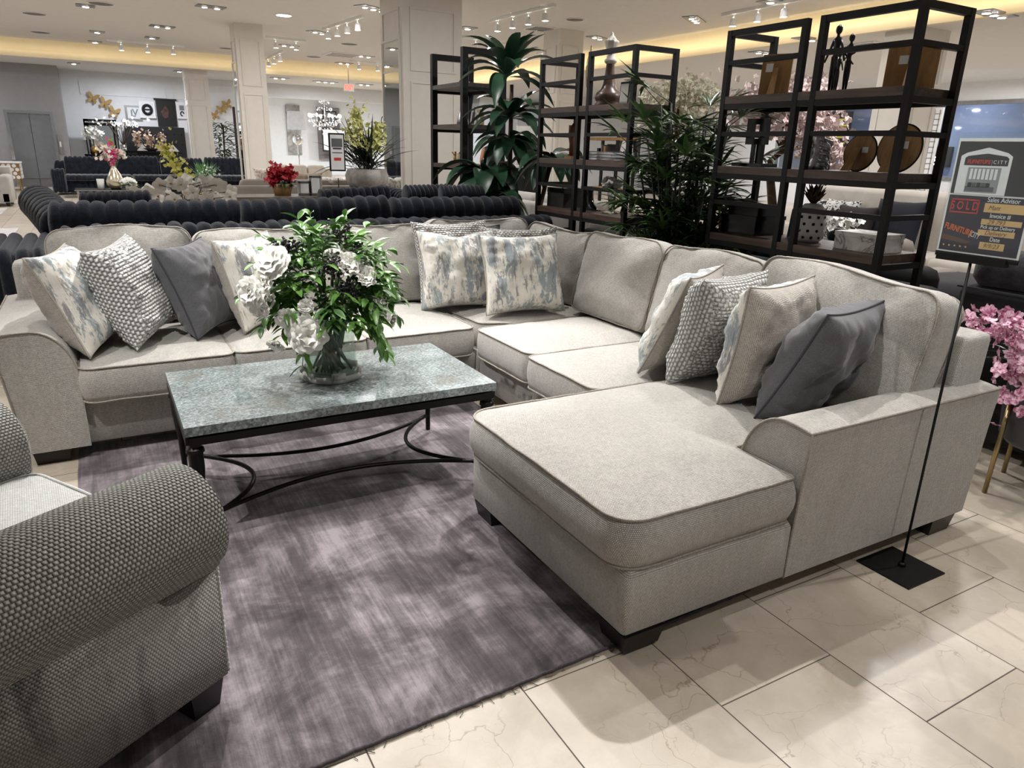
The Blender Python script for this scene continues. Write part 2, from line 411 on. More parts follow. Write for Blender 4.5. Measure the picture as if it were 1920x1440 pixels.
def cushion(name, poly, z0, z1, parent, mat, pip, mw=None, rc=.05, cen=None, crown=.03, crown0=None, bulge=.012, edge=.012, wr=.006, seed=0, pipr=.0045, under=True, dent=None, rings=14):
    pl = rounded_poly(poly, rc); nm = onorm(pl); k = len(pl)
    cen = V((cen[0], cen[1], 0)) if cen else sum(pl, V((0,0,0)))/k
    h = z1-z0; vs = []; crown0 = crown if crown0 is None else crown0
    def nz(p, a): return a*noise.noise(V((p.x*5+seed*7.1, p.y*5, p.z*5+seed)))
    prof = []
    for s_ in [i/rings for i in range(0, rings)]: prof.append(('b', s_))
    side = [(0, 0)]+[(math.sin(PI*i/6)*bulge, h*i/6) for i in range(1, 6)]+[(0, h)]
    top = []
    ringv = []
    def ring(sc_, zz, off=0):
        r_ = []
        for p, n_ in zip(pl, nm):
            q = cen+(p-cen)*sc_+n_*off; q.z = zz(sc_, q)
            r_.append(q)
        return r_
    L0 = sum((p-cen).length for p in pl)/k
    e = edge/L0
    def zt(s_, q):
        c = crown*(1-s_**2.6)**1.0
        if dent: c += dent(q)
        w = wr*noise.noise(V((q.x*4+seed*3.3, q.y*4, seed*1.7)))*(1-s_**8) + (min(wr, .014)*.9*noise.noise(V((q.x*20, q.y*20, seed*2.3))) * s_**3*(1-s_**20))
        return z1+c+w
    def zb(s_, q): return z0-crown0*(1-s_**2.6)
    rr = []
    for i in range(1, 6): rr.append(ring(i/5*(1-e), lambda a, q: zb(a, q)))
    if not under: rr = []
    for o, z in side: rr.append([V((p.x+n_.x*o, p.y+n_.y*o, z0+z)) + V((0,0,.5*nz(p, wr) if 0 < z < h else 0)) for p, n_ in zip(pl, nm)])
    for i in range(rings):
        s_ = 1-(i/rings)**1.0 if i else 1-e
        if i: s_ = (1-e)*(1-i/rings)
        rr.append(ring(s_, zt))
    for r_ in rr: vs += r_
    fs = []
    for i in range(len(rr)-1):
        for j in range(k): fs.append((i*k+j, i*k+(j+1) % k, (i+1)*k+(j+1) % k, (i+1)*k+j))
    c0 = V(cen); c0.z = zt(0, cen); vs.append(c0); b = (len(rr)-1)*k; fs += [(b+j, b+(j+1) % k, len(vs)-1) for j in range(k)]
    if under:
        c1 = V(cen); c1.z = zb(0, cen); vs.append(c1); fs += [((j+1) % k, j, len(vs)-1) for j in range(k)]
    o = MB().add(vs, fs).build(name, mat, parent, uv=True, mw=mw)
    for zz in ((z1+.001, z0-.001) if under else (z1+.001,)):
        pts = [V((p.x+n_.x*.003, p.y+n_.y*.003, zz+.5*wr*noise.noise(V((p.x*9+seed, p.y*9, zz*5))))) for p, n_ in zip(pl, nm)]
        MB().tube(pts, pipr, 6, closed=True).build('piping', pip, o)
    return o
def rect(x0, y0, x1, y1): return [(x0, y0), (x1, y0), (x1, y1), (x0, y1)]
sofa = thing('sectional_sofa', 'large light grey woven U-shaped sectional sofa with a chaise, around the stone-topped coffee table', 'sofa', (.7, 3.7, 0))
def P(o):   # parts are built in world coordinates, hung under the empty at its base
    o.parent = sofa; o.matrix_basis = Matrix.Translation(-V(sofa.location)) @ o.matrix_basis; return o
SM, SP = M['sofa'], M['sofa_piping']
ZB, ZR, ZT = .075, .295, .455       # rail bottom, rail top, cushion top seam
# rails (upholstered bases)
def rail(x0, y0, x1, y1, z1=ZR, tap=.0):
    pl = rounded_poly(rect(x0, y0, x1, y1), .02, .06); k = len(pl); rows = []
    for z, o in ((ZB, -.012), (ZB+.012, 0), (z1-.02, 0), (z1, -.015)):
        nmv = onorm(pl); rows.append([V((p.x+n_.x*o, p.y+n_.y*o, z)) for p, n_ in zip(pl, nmv)])
    vs = sum(rows, []); fs = [(i*k+j, i*k+(j+1) % k, (i+1)*k+(j+1) % k, (i+1)*k+j) for i in range(3) for j in range(k)]
    fs += [tuple(range(k))[::-1], tuple(3*k+j for j in range(k))]
    return P(MB().add(vs, fs).build('base_rail', SM, None, uv=True, ang=50))
rail(-.20, 3.675, .50, 4.62); rail(.50, 3.675, 1.18, 4.62); rail(1.18, 3.675, 1.86, 4.62)
rail(1.86, 3.67, 2.93, 4.66)
rail(1.875, 3.0, 2.93, 3.665); rail(1.875, 2.38, 2.93, 2.995)
rail(1.19, 1.365, 1.888, 2.375); rail(1.892, 1.60, 2.93, 2.375)
# arms: profile across the arm (t outwards 0 inner..1 outer), swept along its length
def arm(prof, frame, length, name='arm'):
    # prof: list of (a, z) from inner bottom over the top to outer bottom; frame(a, l, z) -> world
    k = len(prof); n = 26; vs = []
    for i in range(n+1):
        l = length*i/n; e = min(i, n-i)
        for (a, z) in prof:
            w = .004*noise.noise(V((a*6, l*4, z*5))) if 0 < i < n else 0
            vs.append(frame(a, l, z+w*(z > .3)))
    fs = [(i*k+j, i*k+j+1, (i+1)*k+j+1, (i+1)*k+j) for i in range(n) for j in range(k-1)]
    fs += [(i*k+k-1, i*k, (i+1)*k, (i+1)*k+k-1) for i in range(n)]
    fs += [tuple(range(k)), tuple(n*k+j for j in range(k))[::-1]]
    o = P(MB().add(vs, fs).build(name, SM, None, uv=True, ang=40))
    return o
def arm_profile(w, ztop, flare=.05, zin=.30):
    # inner face goes up, big round shoulder, nearly flat crest, crisp outer edge, outer face falls inwards to the bottom
    p = [(0.0, ZB), (0.0, zin)]
    for i in range(0, 13):
        q = PI/2*i/12; p.append((.17-.17*math.cos(q), .40+(ztop+.012-.40)*math.sin(q)))
    for i in range(1, 5): p.append((.17+(w+flare-.17)*i/4, ztop+.012-.012*(i/4)**2))
    for i in range(1, 7): p.append((w+flare-(flare)*(i/6)**.8, ztop-(ztop-ZB)*i/6))
    return p
apL = arm_profile(.25, .625, .07)
fL = lambda a, l, z: V((-.17-a, 3.645+l, z))
a1 = arm([(a, z) for a, z in apL], fL, 1.0)
pts = [fL(a, -.002, z) for a, z in apL[1:]]; MB().tube(pts, .0045, 6).build('piping', SP, a1, mw=Matrix.Translation(V((0,0,0))))
pts = [fL(.32, l, .626) for l in (0, .25, .5, .75, 1.0)]; MB().tube(pts, .0045, 6).build('piping', SP, a1)
apR = arm_profile(.255, .612, .02)
fR = lambda a, l, z: V((1.885+l*(1+(z-ZB)*.04), 1.625-a, z))
a2 = arm([(a, z) for a, z in apR], fR, 1.075)
pts = [fR(a, 0, z)+V((-.002,0,0)) for a, z in apR[1:]]; MB().tube(pts, .0045, 6).build('piping', SP, a2)
pts = [fR(.275, l, .613) for l in (0, .25, .5, .75, 1.0, 1.07)]; MB().tube(pts, .0045, 6).build('piping', SP, a2)
# back frames
def backframe(x0, y0, x1, y1, z1):
    pl = rounded_poly(rect(x0, y0, x1, y1), .03, .08); nmv = onorm(pl); k = len(pl)
    rows = [[V((p.x+n_.x*o, p.y+n_.y*o, z)) for p, n_ in zip(pl, nmv)] for z, o in ((ZR-.02, 0), (z1-.03, .01), (z1-.008, .004), (z1, -.02))]
    vs = sum(rows, []); fs = [(i*k+j, i*k+(j+1) % k, (i+1)*k+(j+1) % k, (i+1)*k+j) for i in range(3) for j in range(k)]
    fs += [tuple(range(k))[::-1], tuple(3*k+j for j in range(k))]
    return P(MB().add(vs, fs).build('back_frame', SM, None, uv=True, ang=60))
backframe(-.42, 4.48, .50, 4.66, .82); backframe(.505, 4.48, 1.18, 4.66, .82); backframe(1.185, 4.48, 1.86, 4.66, .82)
backframe(1.865, 4.48, 2.95, 4.68, .82); backframe(2.79, 3.67, 2.97, 4.475, .82)
backframe(2.79, 3.0, 2.97, 3.665, .82); backframe(2.79, 2.38, 2.97, 2.995, .82); backframe(2.79, 1.43, 2.98, 2.375, .82)
# seat cushions
def seat(poly, seed, **k):
    return P(cushion('seat_cushion', poly, ZR+.004, ZT, None, SM, SP, crown0=0.0, seed=seed, **k))
seat(rect(-.168, 3.60, .492, 4.47), 1, crown=.035)
seat(rect(.500, 3.61, 1.174, 4.47), 2, crown=.035)
seat(rect(1.182, 3.61, 1.825, 4.47), 3, crown=.035, rc=.06)
seat([(1.90, 3.70), (2.10, 3.625), (2.74, 3.65), (2.74, 4.43), (1.84, 4.43)], 4, crown=.03, rc=.03)
seat([(1.815, 2.985), (2.7, 2.985), (2.7, 3.62), (1.815, 3.60)], 5, crown=.035, rc=.07)
seat([(1.79, 2.385), (2.7, 2.385), (2.7, 2.975), (1.79, 2.975)], 6, crown=.035, rc=.05)
seat([(1.165, 1.375), (1.865, 1.375), (1.875, 1.655), (2.7, 1.655), (2.7, 2.375), (1.165, 2.375)], 7, crown=.045, cen=(1.66, 1.93), rc=[.09, .02, .02, .03, .03, .09], bulge=.022, wr=.008, rings=24)
# back cushions: local x along width, local y up the cushion, thickness along local z (towards the sitter)
def back(o, xd, lean, w, h, th, seed, crown=.05, slump=.0, tilt=0):
    xd = V(xd).normalized(); n = V((xd.y, -xd.x, 0))     # towards sitter
    upv = (V((0,0,1))*math.cos(lean) - n*math.sin(lean))
    if tilt: xd = (xd*math.cos(tilt)+upv*math.sin(tilt)).normalized()
    mw = frame_mat(o, xd, upv)
    poly = []
    for i in range(9):
        t_ = i/8; poly.append((w*t_, h*(1+.012*math.sin(t_*PI*2+seed)+.010*math.sin(t_*9+seed*2))-slump*math.sin(PI*t_)))
    poly = [(0.0, 0), (w, 0)]+poly[::-1]
    c = cushion('back_cushion', poly, 0, th, None, SM, SP, mw=mw, rc=[.05, .05, .075]+[0]*7+[.075], crown=crown, crown0=.015, cen=(w/2, h*.5), seed=seed, wr=.03, bulge=.014, edge=.02)
    return P(c)
LN = .22
back((-.255, 4.44, ZT+.02), (1,0,0), LN, .685, .505, .13, 11)
back((.445, 4.44, ZT+.02), (1,0,0), LN, .70, .47, .13, 12)
back((1.155, 4.44, ZT+.02), (1,0,0), LN, .70, .475, .13, 13)
back((1.87, 4.46, ZT+.015), (1,0,0), .2, .76, .51, .14, 14, slump=.02)
back((2.66, 4.42, ZT+.02), (.25,-1,0), .25, .72, .49, .15, 15, slump=.03, tilt=-.05)
back((2.70, 3.71, ZT+.01), (0,-1,0), .23, .70, .49, .15, 16)
back((2.70, 2.99, ZT+.01), (0,-1,0), .24, .70, .50, .15, 17)
back((2.69, 2.30, ZT+.02), (0,-1,0), .20, .83, .535, .16, 18, crown=.06, tilt=-.05)
# feet
for x, y in ((-.41, 3.68), (1.78, 3.68), (-.41, 4.55), (1.195, 1.362), (1.195, 2.22), (2.76, 1.372), (2.80, 2.28), (2.8, 4.5), (1.9, 4.5)):
    P(MB().frustum(x, y, .0 if not(1.1 < x < 1.4 or (x < 1.85 and y < 3.8 and x > 0)) else .012, x+.155, y+.14, ZB+.002, .012).build('foot', M['black_foot'], None, smooth=False))
# ================================================================ rug
def rug_mat():
    t = NT('viscose_rug'); 
    a = t.noise(t.coord('Object', (1, 1, 1)), 3.2, 8, .68, .4)
    s1 = t.noise(t.coord('Object', (1, .035, 1)), 90, 3, .6)
    s2 = t.noise(t.coord('Object', (1, .16, 1)), 16, 5, .65)
    s3 = t.noise(t.coord('Object', (.14, 1, 1)), 60, 2, .6)
    m_ = t.math('ADD', t.math('MULTIPLY', a, .62), t.math('ADD', t.math('MULTIPLY', s2, .26), t.math('ADD', t.math('MULTIPLY', s1, .16), t.math('MULTIPLY', s3, .04))))
    col = t.ramp(m_, [(.42, (60,53,57)), (.50, (84,76,80)), (.56, (114,105,110)), (.64, (154,144,150))])
    t.set(Base_Color=col, Roughness=.8); t.b.inputs['Sheen Weight'].default_value = .25; t.b.inputs['Specular IOR Level'].default_value = .25
    t.bump(t.math('ADD', s1, t.math('MULTIPLY', t.noise(t.coord('Object'), 300, 2), .5)), .35, .004)
    return t.mat
M['rug'] = rug_mat()
rug = thing('area_rug', 'mottled mauve-grey area rug with silky streaks under the coffee table', 'rug', (.55, 2.6, 0))
def rpt(x, y):
    return V((x+.006*noise.noise(V((y*7, 1, 0))), y+.006*noise.noise(V((x*7, 5, 0)))+.028*x*(3.86-y)/2.46, 0))
nx, ny = 60, 60; vs = []
for j in range(ny+1):
    for i in range(nx+1):
        p = rpt(-.235+2.05*i/nx, 1.395+2.46*j/ny); e = (i in (0, nx) or j in (0, ny)); p.z = .002 if e else .011+.0015*noise.noise(p*6)
        vs.append(p-V((.55, 2.6, 0)))
fs = [(j*(nx+1)+i, j*(nx+1)+i+1, (j+1)*(nx+1)+i+1, (j+1)*(nx+1)+i) for j in range(ny) for i in range(nx)]
MB().add(vs, fs).build('pile', M['rug'], rug)
ed = [V((-.235+2.05*i/120, 1.392+.028*(-.235+2.05*i/120)+.004*noise.noise(V((i*.6, 0, 0))), .007+.002*noise.noise(V((i*1.7, 3, 0)))))-V((.55, 2.6, 0)) for i in range(121)]
mb = MB().tube(ed, .0055, 6)
random.seed(3)
for i in range(46):
    x = random.uniform(-.2, 1.3); q = V((x-.55, 1.392+.028*x-2.6, .008)); mb.tube([q, q+V((random.uniform(-.01,.01), -random.uniform(.006,.02), -.004)), q+V((random.uniform(-.02,.02), -random.uniform(.01,.028), -.006))], .0009, 4)
mb.build('bound_edge', plain('rug_binding', (78,72,76), .9, nz=.3, nscale=120), rug)
# ================================================================ throw pillows
def paint_mat(seed):
    t = NT('brushstroke_fabric'); off = (seed*3.7, seed*1.9, 0)
    v = t.coord('Object', (1, .27, 1), off); v2 = t.coord('Object', (1, .2, 1), (off[1], off[0], 0))
    base = t.mix(t.ramp(t.noise(t.coord('Object', (1,1,1)), 14, 5), [(.35, (0,0,0,1)), (.65, (1,1,1,1))]), S((226,222,212)), S((208,203,193)))
    a = t.noise(v, 14, 8, .74, .3); b = t.noise(v2, 18, 8, .76, .3); c = t.noise(v, 30, 6, .75, .5)
    col = t.mix(t.ramp(a, [(.50, (0,0,0,1)), (.545, (.92,.92,.92,1))]), base, S((140,150,156)))
    col = t.mix(t.ramp(b, [(.535, (0,0,0,1)), (.58, (.85,.85,.85,1))]), col, S((122,120,124)))
    col = t.mix(t.ramp(c, [(.60, (0,0,0,1)), (.64, (.8,.8,.8,1))]), col, S((160,176,178)))
    col = t.mix(t.ramp(t.noise(v2, 40, 5, .7), [(.60, (0,0,0,1)), (.66, (.7,.7,.7,1))]), col, S((228,225,217)))
    t.set(Base_Color=col, Roughness=.85); t.b.inputs['Sheen Weight'].default_value = .2; t.b.inputs['Specular IOR Level'].default_value = .2
    t.bump(t.noise(t.coord('Object'), 260, 2), .25, .001); return t.mat
M['beige_back'] = weave('beige_pillow_weave', (130,122,114), (214,206,196), .006, .5, .002, blotch=.15)
M['charcoal'] = weave('charcoal_chenille', (70,70,73), (112,112,116), .0035, .25, .001, blotch=.22, squash=.5)
M['charcoal_pipe'] = plain('charcoal_piping', (58,59,64), .9)
M['knit'] = weave('chunky_knit', (150,149,146), (238,237,235), .0165, 1.0, .012, blotch=.06, squash=.72)
M['knit2'] = weave('rope_knit', (136,134,131), (234,232,229), .0135, 1.0, .012, blotch=.06, squash=.6)
def pillow(name, label, B, U, Sd, w, h, th, mats, seed, pip=None, group=None, pinch=.05, chop=0, knit=0, cat='pillow', n=44, flop=0):
    # B lower near corner, U up vector, Sd width vector; front face looks along Sd x U
    mw = frame_mat(B, Sd, U); root = thing(name, label, cat, group=group, mw=mw)
    def P2(a, b, s):   # a,b in -1..1
        x = a*(1-pinch*2*(1-b*b)*abs(a)**3); y = b*(1-pinch*2*(1-a*a)*abs(b)**3)
        e = max(0, (1-abs(a)**3.2)*(1-abs(b)**3.2))**.56; th_ = th*1.18
        if chop: y -= chop*math.exp(-(a/.35)**2)*max(0, b)**2*2
        z = s*th_*.5*e*(1-.12*a*b)
        if flop: z += flop*(a*a)*th*.5
        f_ = noise.noise(V((x*2.2+seed, y*2.2, s*3)))*.16*th*e
        ed = (abs(a)**6+abs(b)**6)*.5
        f_ += noise.noise(V((x*7+seed*2, y*7, s)))*.05*th*e**.5 + abs(noise.noise(V((x*14 if abs(b) > abs(a) else x*3, y*14 if abs(a) > abs(b) else y*3, seed))))*.30*th*e*(max(abs(a), abs(b))**3)
        zz = z+f_*s
        X = (x+1)/2*w; Y = (y+1)/2*h
        if knit:
            r_ = math.floor(Y/knit); k_ = abs(math.sin(PI*(X/knit*.72+.5*(r_ % 2))))*abs(math.sin(PI*Y/knit)); zz += s*.006*k_*e
        return V((X, Y, zz))
    nn = 96 if knit else n
    parts = []
    for s_, pn, mt in ((1, 'front_panel', mats[0]), (-1, 'back_panel', mats[1])):
        vs = [P2(math.sin(PI/2*(-1+2*i/nn)) if 0 < i < nn else (-1 if i == 0 else 1), math.sin(PI/2*(-1+2*j/nn)) if 0 < j < nn else (-1 if j == 0 else 1), s_) for j in range(nn+1) for i in range(nn+1)]
        fs = [(j*(nn+1)+i, j*(nn+1)+i+1, (j+1)*(nn+1)+i+1, (j+1)*(nn+1)+i) for j in range(nn) for i in range(nn)]
        if s_ < 0: fs = [f[::-1] for f in fs]
        parts.append(MB().add(vs, fs).build(pn, mt, root, uv=True))
    if pip:
        q = []
        for k in range(80):
            t_ = k/80*4; e_ = t_ % 1*2-1; i_ = int(t_)
            a, b = ((e_, -1), (1, e_), (-e_, 1), (-1, -e_))[i_]; q.append(P2(a, b, 1))
        MB().tube(q, .0048, 6, closed=True).build('piping', pip, root)
    return root
PP = M['sofa_piping']
pl_pipe = plain('cream_piping', (170,164,152), .9)
pillow('throw_pillow', 'blue-grey brushstroke pillow leaning on the left sofa arm, nearest the arm', (-.12, 3.68, .485), (-.19, .05, .45), (.14, .46, 0), .50, .50, .20, (paint_mat(1), M['beige_back']), 1, pl_pipe)
pillow('throw_pillow', 'pale grey chunky knit pillow on the left seat, between the brushstroke and charcoal pillows', (.075, 3.71, .49), (-.16, .05, .45), (.20, .44, .03), .49, .50, .19, (M['knit'], M['knit']), 2, knit=.0165)
pillow('throw_pillow', 'charcoal pillow on the left seat behind the white peonies, right of the knit one', (.355, 3.83, .485), (-.165, .07, .44), (.275, .41, 0), .49, .49, .20, (M['charcoal'], M['charcoal']), 3, M['charcoal_pipe'])
pillow('throw_pillow', 'blue-grey brushstroke pillow partly hidden by the left side of the bouquet', (.59, 3.87, .485), (-.11, .10, .48), (.35, .36, 0), .50, .50, .19, (paint_mat(5), M['beige_back']), 4, pl_pipe)
pillow('throw_pillow', 'rope knit pillow in the corner, behind the left of the two facing brushstroke pillows', (1.70, 4.14, .49), (.02, .13, .48), (.52, .03, 0), .55, .53, .15, (M['knit2'], M['knit2']), 5, knit=.0135)
pillow('throw_pillow', 'rope knit pillow in the corner, behind the right-hand facing brushstroke pillow', (2.06, 3.98, .49), (.08, .17, .46), (.52, -.16, 0), .52, .52, .15, (M['knit2'], M['knit2']), 6, knit=.0135)
pillow('throw_pillow', 'left of the two facing brushstroke pillows in the sofa corner', (1.665, 4.04, .485), (.0, .13, .47), (.52, -.07, 0), .52, .49, .19, (paint_mat(8), M['beige_back']), 7, PP, chop=.05)
pillow('throw_pillow', 'right of the two facing brushstroke pillows in the sofa corner', (1.96, 3.74, .49), (.10, .15, .45), (.52, -.06, 0), .53, .49, .19, (paint_mat(11), M['beige_back']), 8, pl_pipe)
pillow('throw_pillow', 'dark grey pillow with only its tip showing behind the corner knit pillows', (1.95, 4.30, .50), (.03, .10, .48), (.30, -.05, 0), .40, .47, .08, (M['charcoal'], M['charcoal']), 9, M['charcoal_pipe'])
bk = (M['beige_back'],)
pillow('throw_pillow', 'brushstroke pillow with beige back facing out, first of the row on the right seats', (2.075, 2.44, .485), (.20, -.10, .43), (.43, .24, 0), .50, .50, .17, (M['beige_back'], paint_mat(15)), 10, PP)
pillow('throw_pillow', 'white chunky knit pillow on the right seats between two brushstroke pillows', (2.08, 2.26, .485), (.15, -.10, .44), (.48, .10, 0), .50, .50, .18, (M['knit'], M['knit']), 11, knit=.0165)
pillow('throw_pillow', 'beige-backed brushstroke pillow standing on the chaise, beside the charcoal pillow', (2.06, 1.93, .49), (.12, -.05, .47), (.48, .10, 0), .50, .50, .19, (M['beige_back'], paint_mat(19)), 12, PP)
pillow('throw_pillow', 'charcoal pillow leaning on the chaise arm', (2.10, 1.77, .485), (.20, -.16, .41), (.48, .10, 0), .50, .50, .19, (M['charcoal'], M['charcoal']), 13, M['charcoal_pipe'])
# ================================================================ coffee table
tb = thing('coffee_table', 'rectangular coffee table with grey-green stone top on black curved iron base', 'table', (.79, 2.965, 0))
tx, ty = .627, .365
def stone_mat():
    t = NT('verdigris_stone'); v = t.coord('Object', (1, 1.3, 1)); f = t.noise(v, 75, 10, .7, .6); g = t.noise(t.coord('Object'), 4.5, 5, .6, .5)
    mm = t.math('ADD', t.math('MULTIPLY', f, .72), t.math('MULTIPLY', g, .28))
    col = t.ramp(mm, [(.38, (78,84,82)), (.46, (106,113,112)), (.53, (136,145,146)), (.62, (168,178,180))])
    col = t.mix(t.ramp(t.noise(t.coord('Object', (1,1,1), (3,1,0)), 6, 5, .65), [(.53, (0,0,0,1)), (.66, (.6,.6,.6,1))]), col, S((112,106,98)))
    t.set(Base_Color=col, Roughness=.22); t.bump(f, .03, .003); return t.mat
M['stone'] = stone_mat()
MB().box(-tx, -ty, .445, tx, ty, .48).build('table_top', M['stone'], tb, smooth=False)
mb = MB()
q = .012
for a in (-1, 1):
    mb.box(-tx+q, a*(ty-q)-.012, .408, tx-q, a*(ty-q)+.012, .437).box(a*(tx-q)-.012, -ty+q, .408, a*(tx-q)+.012, ty-q, .437)
mb.box(-tx+.03, -ty+.03, .436, tx-.03, ty-.03, .4455)
mb.build('frame', M['iron'], tb, smooth=False)
for a in (-1, 1):
    for b in (-1, 1):
        x, y = a*(tx-.03), b*(ty-.03)
        MB().lathe([(.0, .408), (.022, .408), (.022, .395), (.031, .388), (.033, .375), (.027, .370), (.027, .31), (.022, .25), (.015, .18), (.0125, .09), (.012, .013), (0, .012)], 16, (x, y, 0), cap=False).build('leg', M['iron'], tb, ang=40)
def arc(p0, p1, bow, n=24):
    p0 = V(p0); p1 = V(p1); bow = V(bow); return [p0.lerp(p1, i/n)+bow*math.sin(PI*i/n)**.85 for i in range(n+1)]
zz = .095
L = (tx-.03, ty-.03)
for pts in (arc((-L[0], L[1], zz), (L[0], L[1], zz), (0, -.20, 0)), arc((-L[0], -L[1], zz), (L[0], -L[1], zz), (0, .20, 0)),
            arc((-L[0], -L[1], zz), (-L[0], L[1], zz), (.24, 0, 0)), arc((L[0], -L[1], zz), (L[0], L[1], zz), (-.24, 0, 0))):
    MB().tube(pts, .0095, 8).build('curved_stretcher', M['iron'], tb)
# acrylic card holder
ah = thing('sign_holder', 'empty clear acrylic card holder on the left end of the coffee table', 'card holder', (.385, 2.87, .4805))
MB().box(-.0015, -.05, .0, .0015, .055, .20, mat=Matrix.Rotation(.12, 4, 'Y')).build('upright_sheet', M['clear'], ah, smooth=False)
MB().box(.0, -.05, 0, .055, .055, .003).build('foot_sheet', M['clear'], ah, smooth=False)
# vase and tray
vx, vy = .80, 2.985
ty_ = thing('stone_tray', 'round whitewashed stone tray under the glass vase', 'tray', (vx, vy, .4805))
M['tray'] = mottled('whitewashed_stone', [(.3, (120,120,116)), (.7, (206,205,200))], 14, 5, .7)
MB().lathe([(0, 0), (.128, 0), (.136, .008), (.138, .026), (.131, .032), (.127, .020), (0, .018)], 40, mod=lambda q, z: 1+(.012*math.sin(q*5) if z > .004 else 0), cap=False).build('dish', M['tray'], ty_)
for k in range(6):
    q = PI/3*k+.5
    MB().box(-.028, -.008, .02, .028, .008, .045, mat=Matrix.Translation(V((.128*math.cos(q), .128*math.sin(q), 0))) @ Matrix.Rotation(q+PI/2, 4, 'Z')).build('rim_block', M['tray'], ty_)
vs_ = thing('glass_vase', 'clear glass cylinder vase of water and stems on the coffee table', 'vase', (vx, vy, .502))
MB().lathe([(0, 0), (.106, 0), (.110, .004), (.110, .20), (.1075, .203), (.105, .20), (.105, .012), (0, .010)], 40, cap=False).build('glass', clear_acrylic('vase_glass', (238,243,240), .08), vs_)
bq = thing('flower_bouquet', 'large bouquet of white peonies, dark berries and green leaves in the glass vase', 'flowers', (vx, vy, .515))
M['stem'] = mottled('flower_stems', [(.3, (34,58,28)), (.7, (84,114,58))], 20, 3, .5)
def leaf_mat(name, a, b, rough=.38, sc_=6):
    t = NT(name); t.set(Base_Color=t.ramp(t.noise(t.coord('Object'), sc_, 3), [(.3, a), (.7, b)]), Roughness=rough)
    t.b.inputs['Specular IOR Level'].default_value = .45; t.bump(t.noise(t.coord('Object'), 80, 2), .1, .003); return t.mat
M['bq_leaf'] = leaf_mat('bouquet_leaves', (34,72,28), (108,152,70), .32, 9)
M['petal'] = mottled('peony_petals', [(.3, (246,245,236)), (.7, (255,254,250))], 10, 2, .6, bump=0)
M['berry'] = plain('dark_berries', (30,20,30), .3)
random.seed(21)
mb = MB()
for k in range(34):
    q = random.uniform(0, 2*PI); r = random.uniform(.02, .09); q2 = q+random.uniform(1.5, 3.5)
    p0 = V((r*math.cos(q2), r*math.sin(q2), 0)); p1 = V((.08*math.cos(q), .08*math.sin(q), .21)); p2 = V((.2*math.cos(q), .2*math.sin(q), .36+random.uniform(0, .08)))
    mb.tube([p0, p0.lerp(p1, .5), p1, p1.lerp(p2, .5)+V((0,0,.02)), p2], .0055, 6)
mb.build('stems', M['stem'], bq)
cen = V((0, 0, .36))
mb = MB()
def spray(base, d, L, n):
    d = V(d).normalized(); p = V(base); pts = [p.copy()]
    for i in range(n):
        d = (d+V((random.uniform(-.15,.15), random.uniform(-.15,.15), -.13))).normalized(); p = p+d*(L/n); pts.append(p.copy())
        for s_ in (-1, 1):
            sd = d.cross(V((0,0,1))).normalized()*s_
            dd = (d*.7+sd*random.uniform(.5, .9)+V((0,0,random.uniform(-.2,.4)))).normalized()
            mb.leaf(p, dd, V((0,0,1)), random.uniform(.052, .086), random.uniform(.022, .032), random.uniform(.2, 1.0), 5, .2, twist=random.uniform(-.5, .5))
    mb.tube(pts, .0016, 4, mi=0)
for k in range(120):
    q = random.uniform(0, 2*PI); e = math.asin(random.uniform(-.35, 1))
    d = V((math.cos(q)*math.cos(e), math.sin(q)*math.cos(e), math.sin(e)))
    st = cen+V((d.x*.14, d.y*.12, d.z*.12-.01))
    spray(st, d+V((0,0,.25)), random.uniform(.10, .21), random.randint(4, 6))
for (bx, by, bz, dx, dy) in ((.12, -.1, .26, .5, -.3), (.16, 0, .24, .7, -.1), (.1, -.12, .30, .3, -.5), (.14, .04, .28, .8, .2), (-.1, -.1, .28, -.4, -.3)):
    spray((bx, by, bz), (dx, dy, -.9), .22, 5)
for a in ((-.02, 0, .50, -.1, 0, 1), (-.08, .02, .48, -.2, .1, 1), (.05, .05, .50, .2, .1, 1)):
    spray(a[:3], a[3:], .16, 4)
mb.build('foliage', M['bq_leaf'], bq)
def petal(mb, c, d, upv, L, W, cup, mi=0, nu=4, nv=4):
    d = V(d).normalized(); s_ = d.cross(V(upv)); s_ = s_.normalized() if s_.length > 1e-4 else d.orthogonal().normalized(); n = s_.cross(d)
    vs = []
    for i in range(nu+1):
        t = i/nu
        for j in range(nv+1):
            a = (j/nv*2-1); w = W*.5*math.sin(PI*min(.93, .14+.72*t))**.8
            p = V(c)+d*(L*t*(1-.12*a*a*(t > .7)))+s_*(a*w)+n*(cup*L*(t*t*.9+.5*a*a*t)+random.uniform(-.018,.018)*L*t)
            vs.append(p)
    fs = [(i*(nv+1)+j, i*(nv+1)+j+1, (i+1)*(nv+1)+j+1, (i+1)*(nv+1)+j) for i in range(nu) for j in range(nv)]
    mb.add(vs, fs, mi)
def peony(c, axis, R, parent, mat, open_=1.0, name='peony', layers=5):
    axis = V(axis).normalized(); a0 = axis.orthogonal().normalized(); mb = MB()
    for l in range(layers):
        t = l/(layers-1); n = 5+l*2 if layers > 3 else 5
        el = PI/2-(.25+1.05*t*open_)
        for k in range(n):
            q = 2*PI*(k+.5*(l % 2))/n+random.uniform(-.2,.2)
            rad = Matrix.Rotation(q, 3, axis) @ a0
            d = rad*math.cos(el)+axis*math.sin(el)
            petal(mb, V(c)+rad*R*.08*t-axis*R*.25*t, d, rad, R*random.uniform(.85, 1.08)*(.62+.38*t), R*random.uniform(.7, .95), .38-.2*t*open_)
    return mb.build(name, mat, parent)
camdir = V((-.26, -.95, .15))
def pk(px, py, Y): return ony(px, py, Y)-bq.location
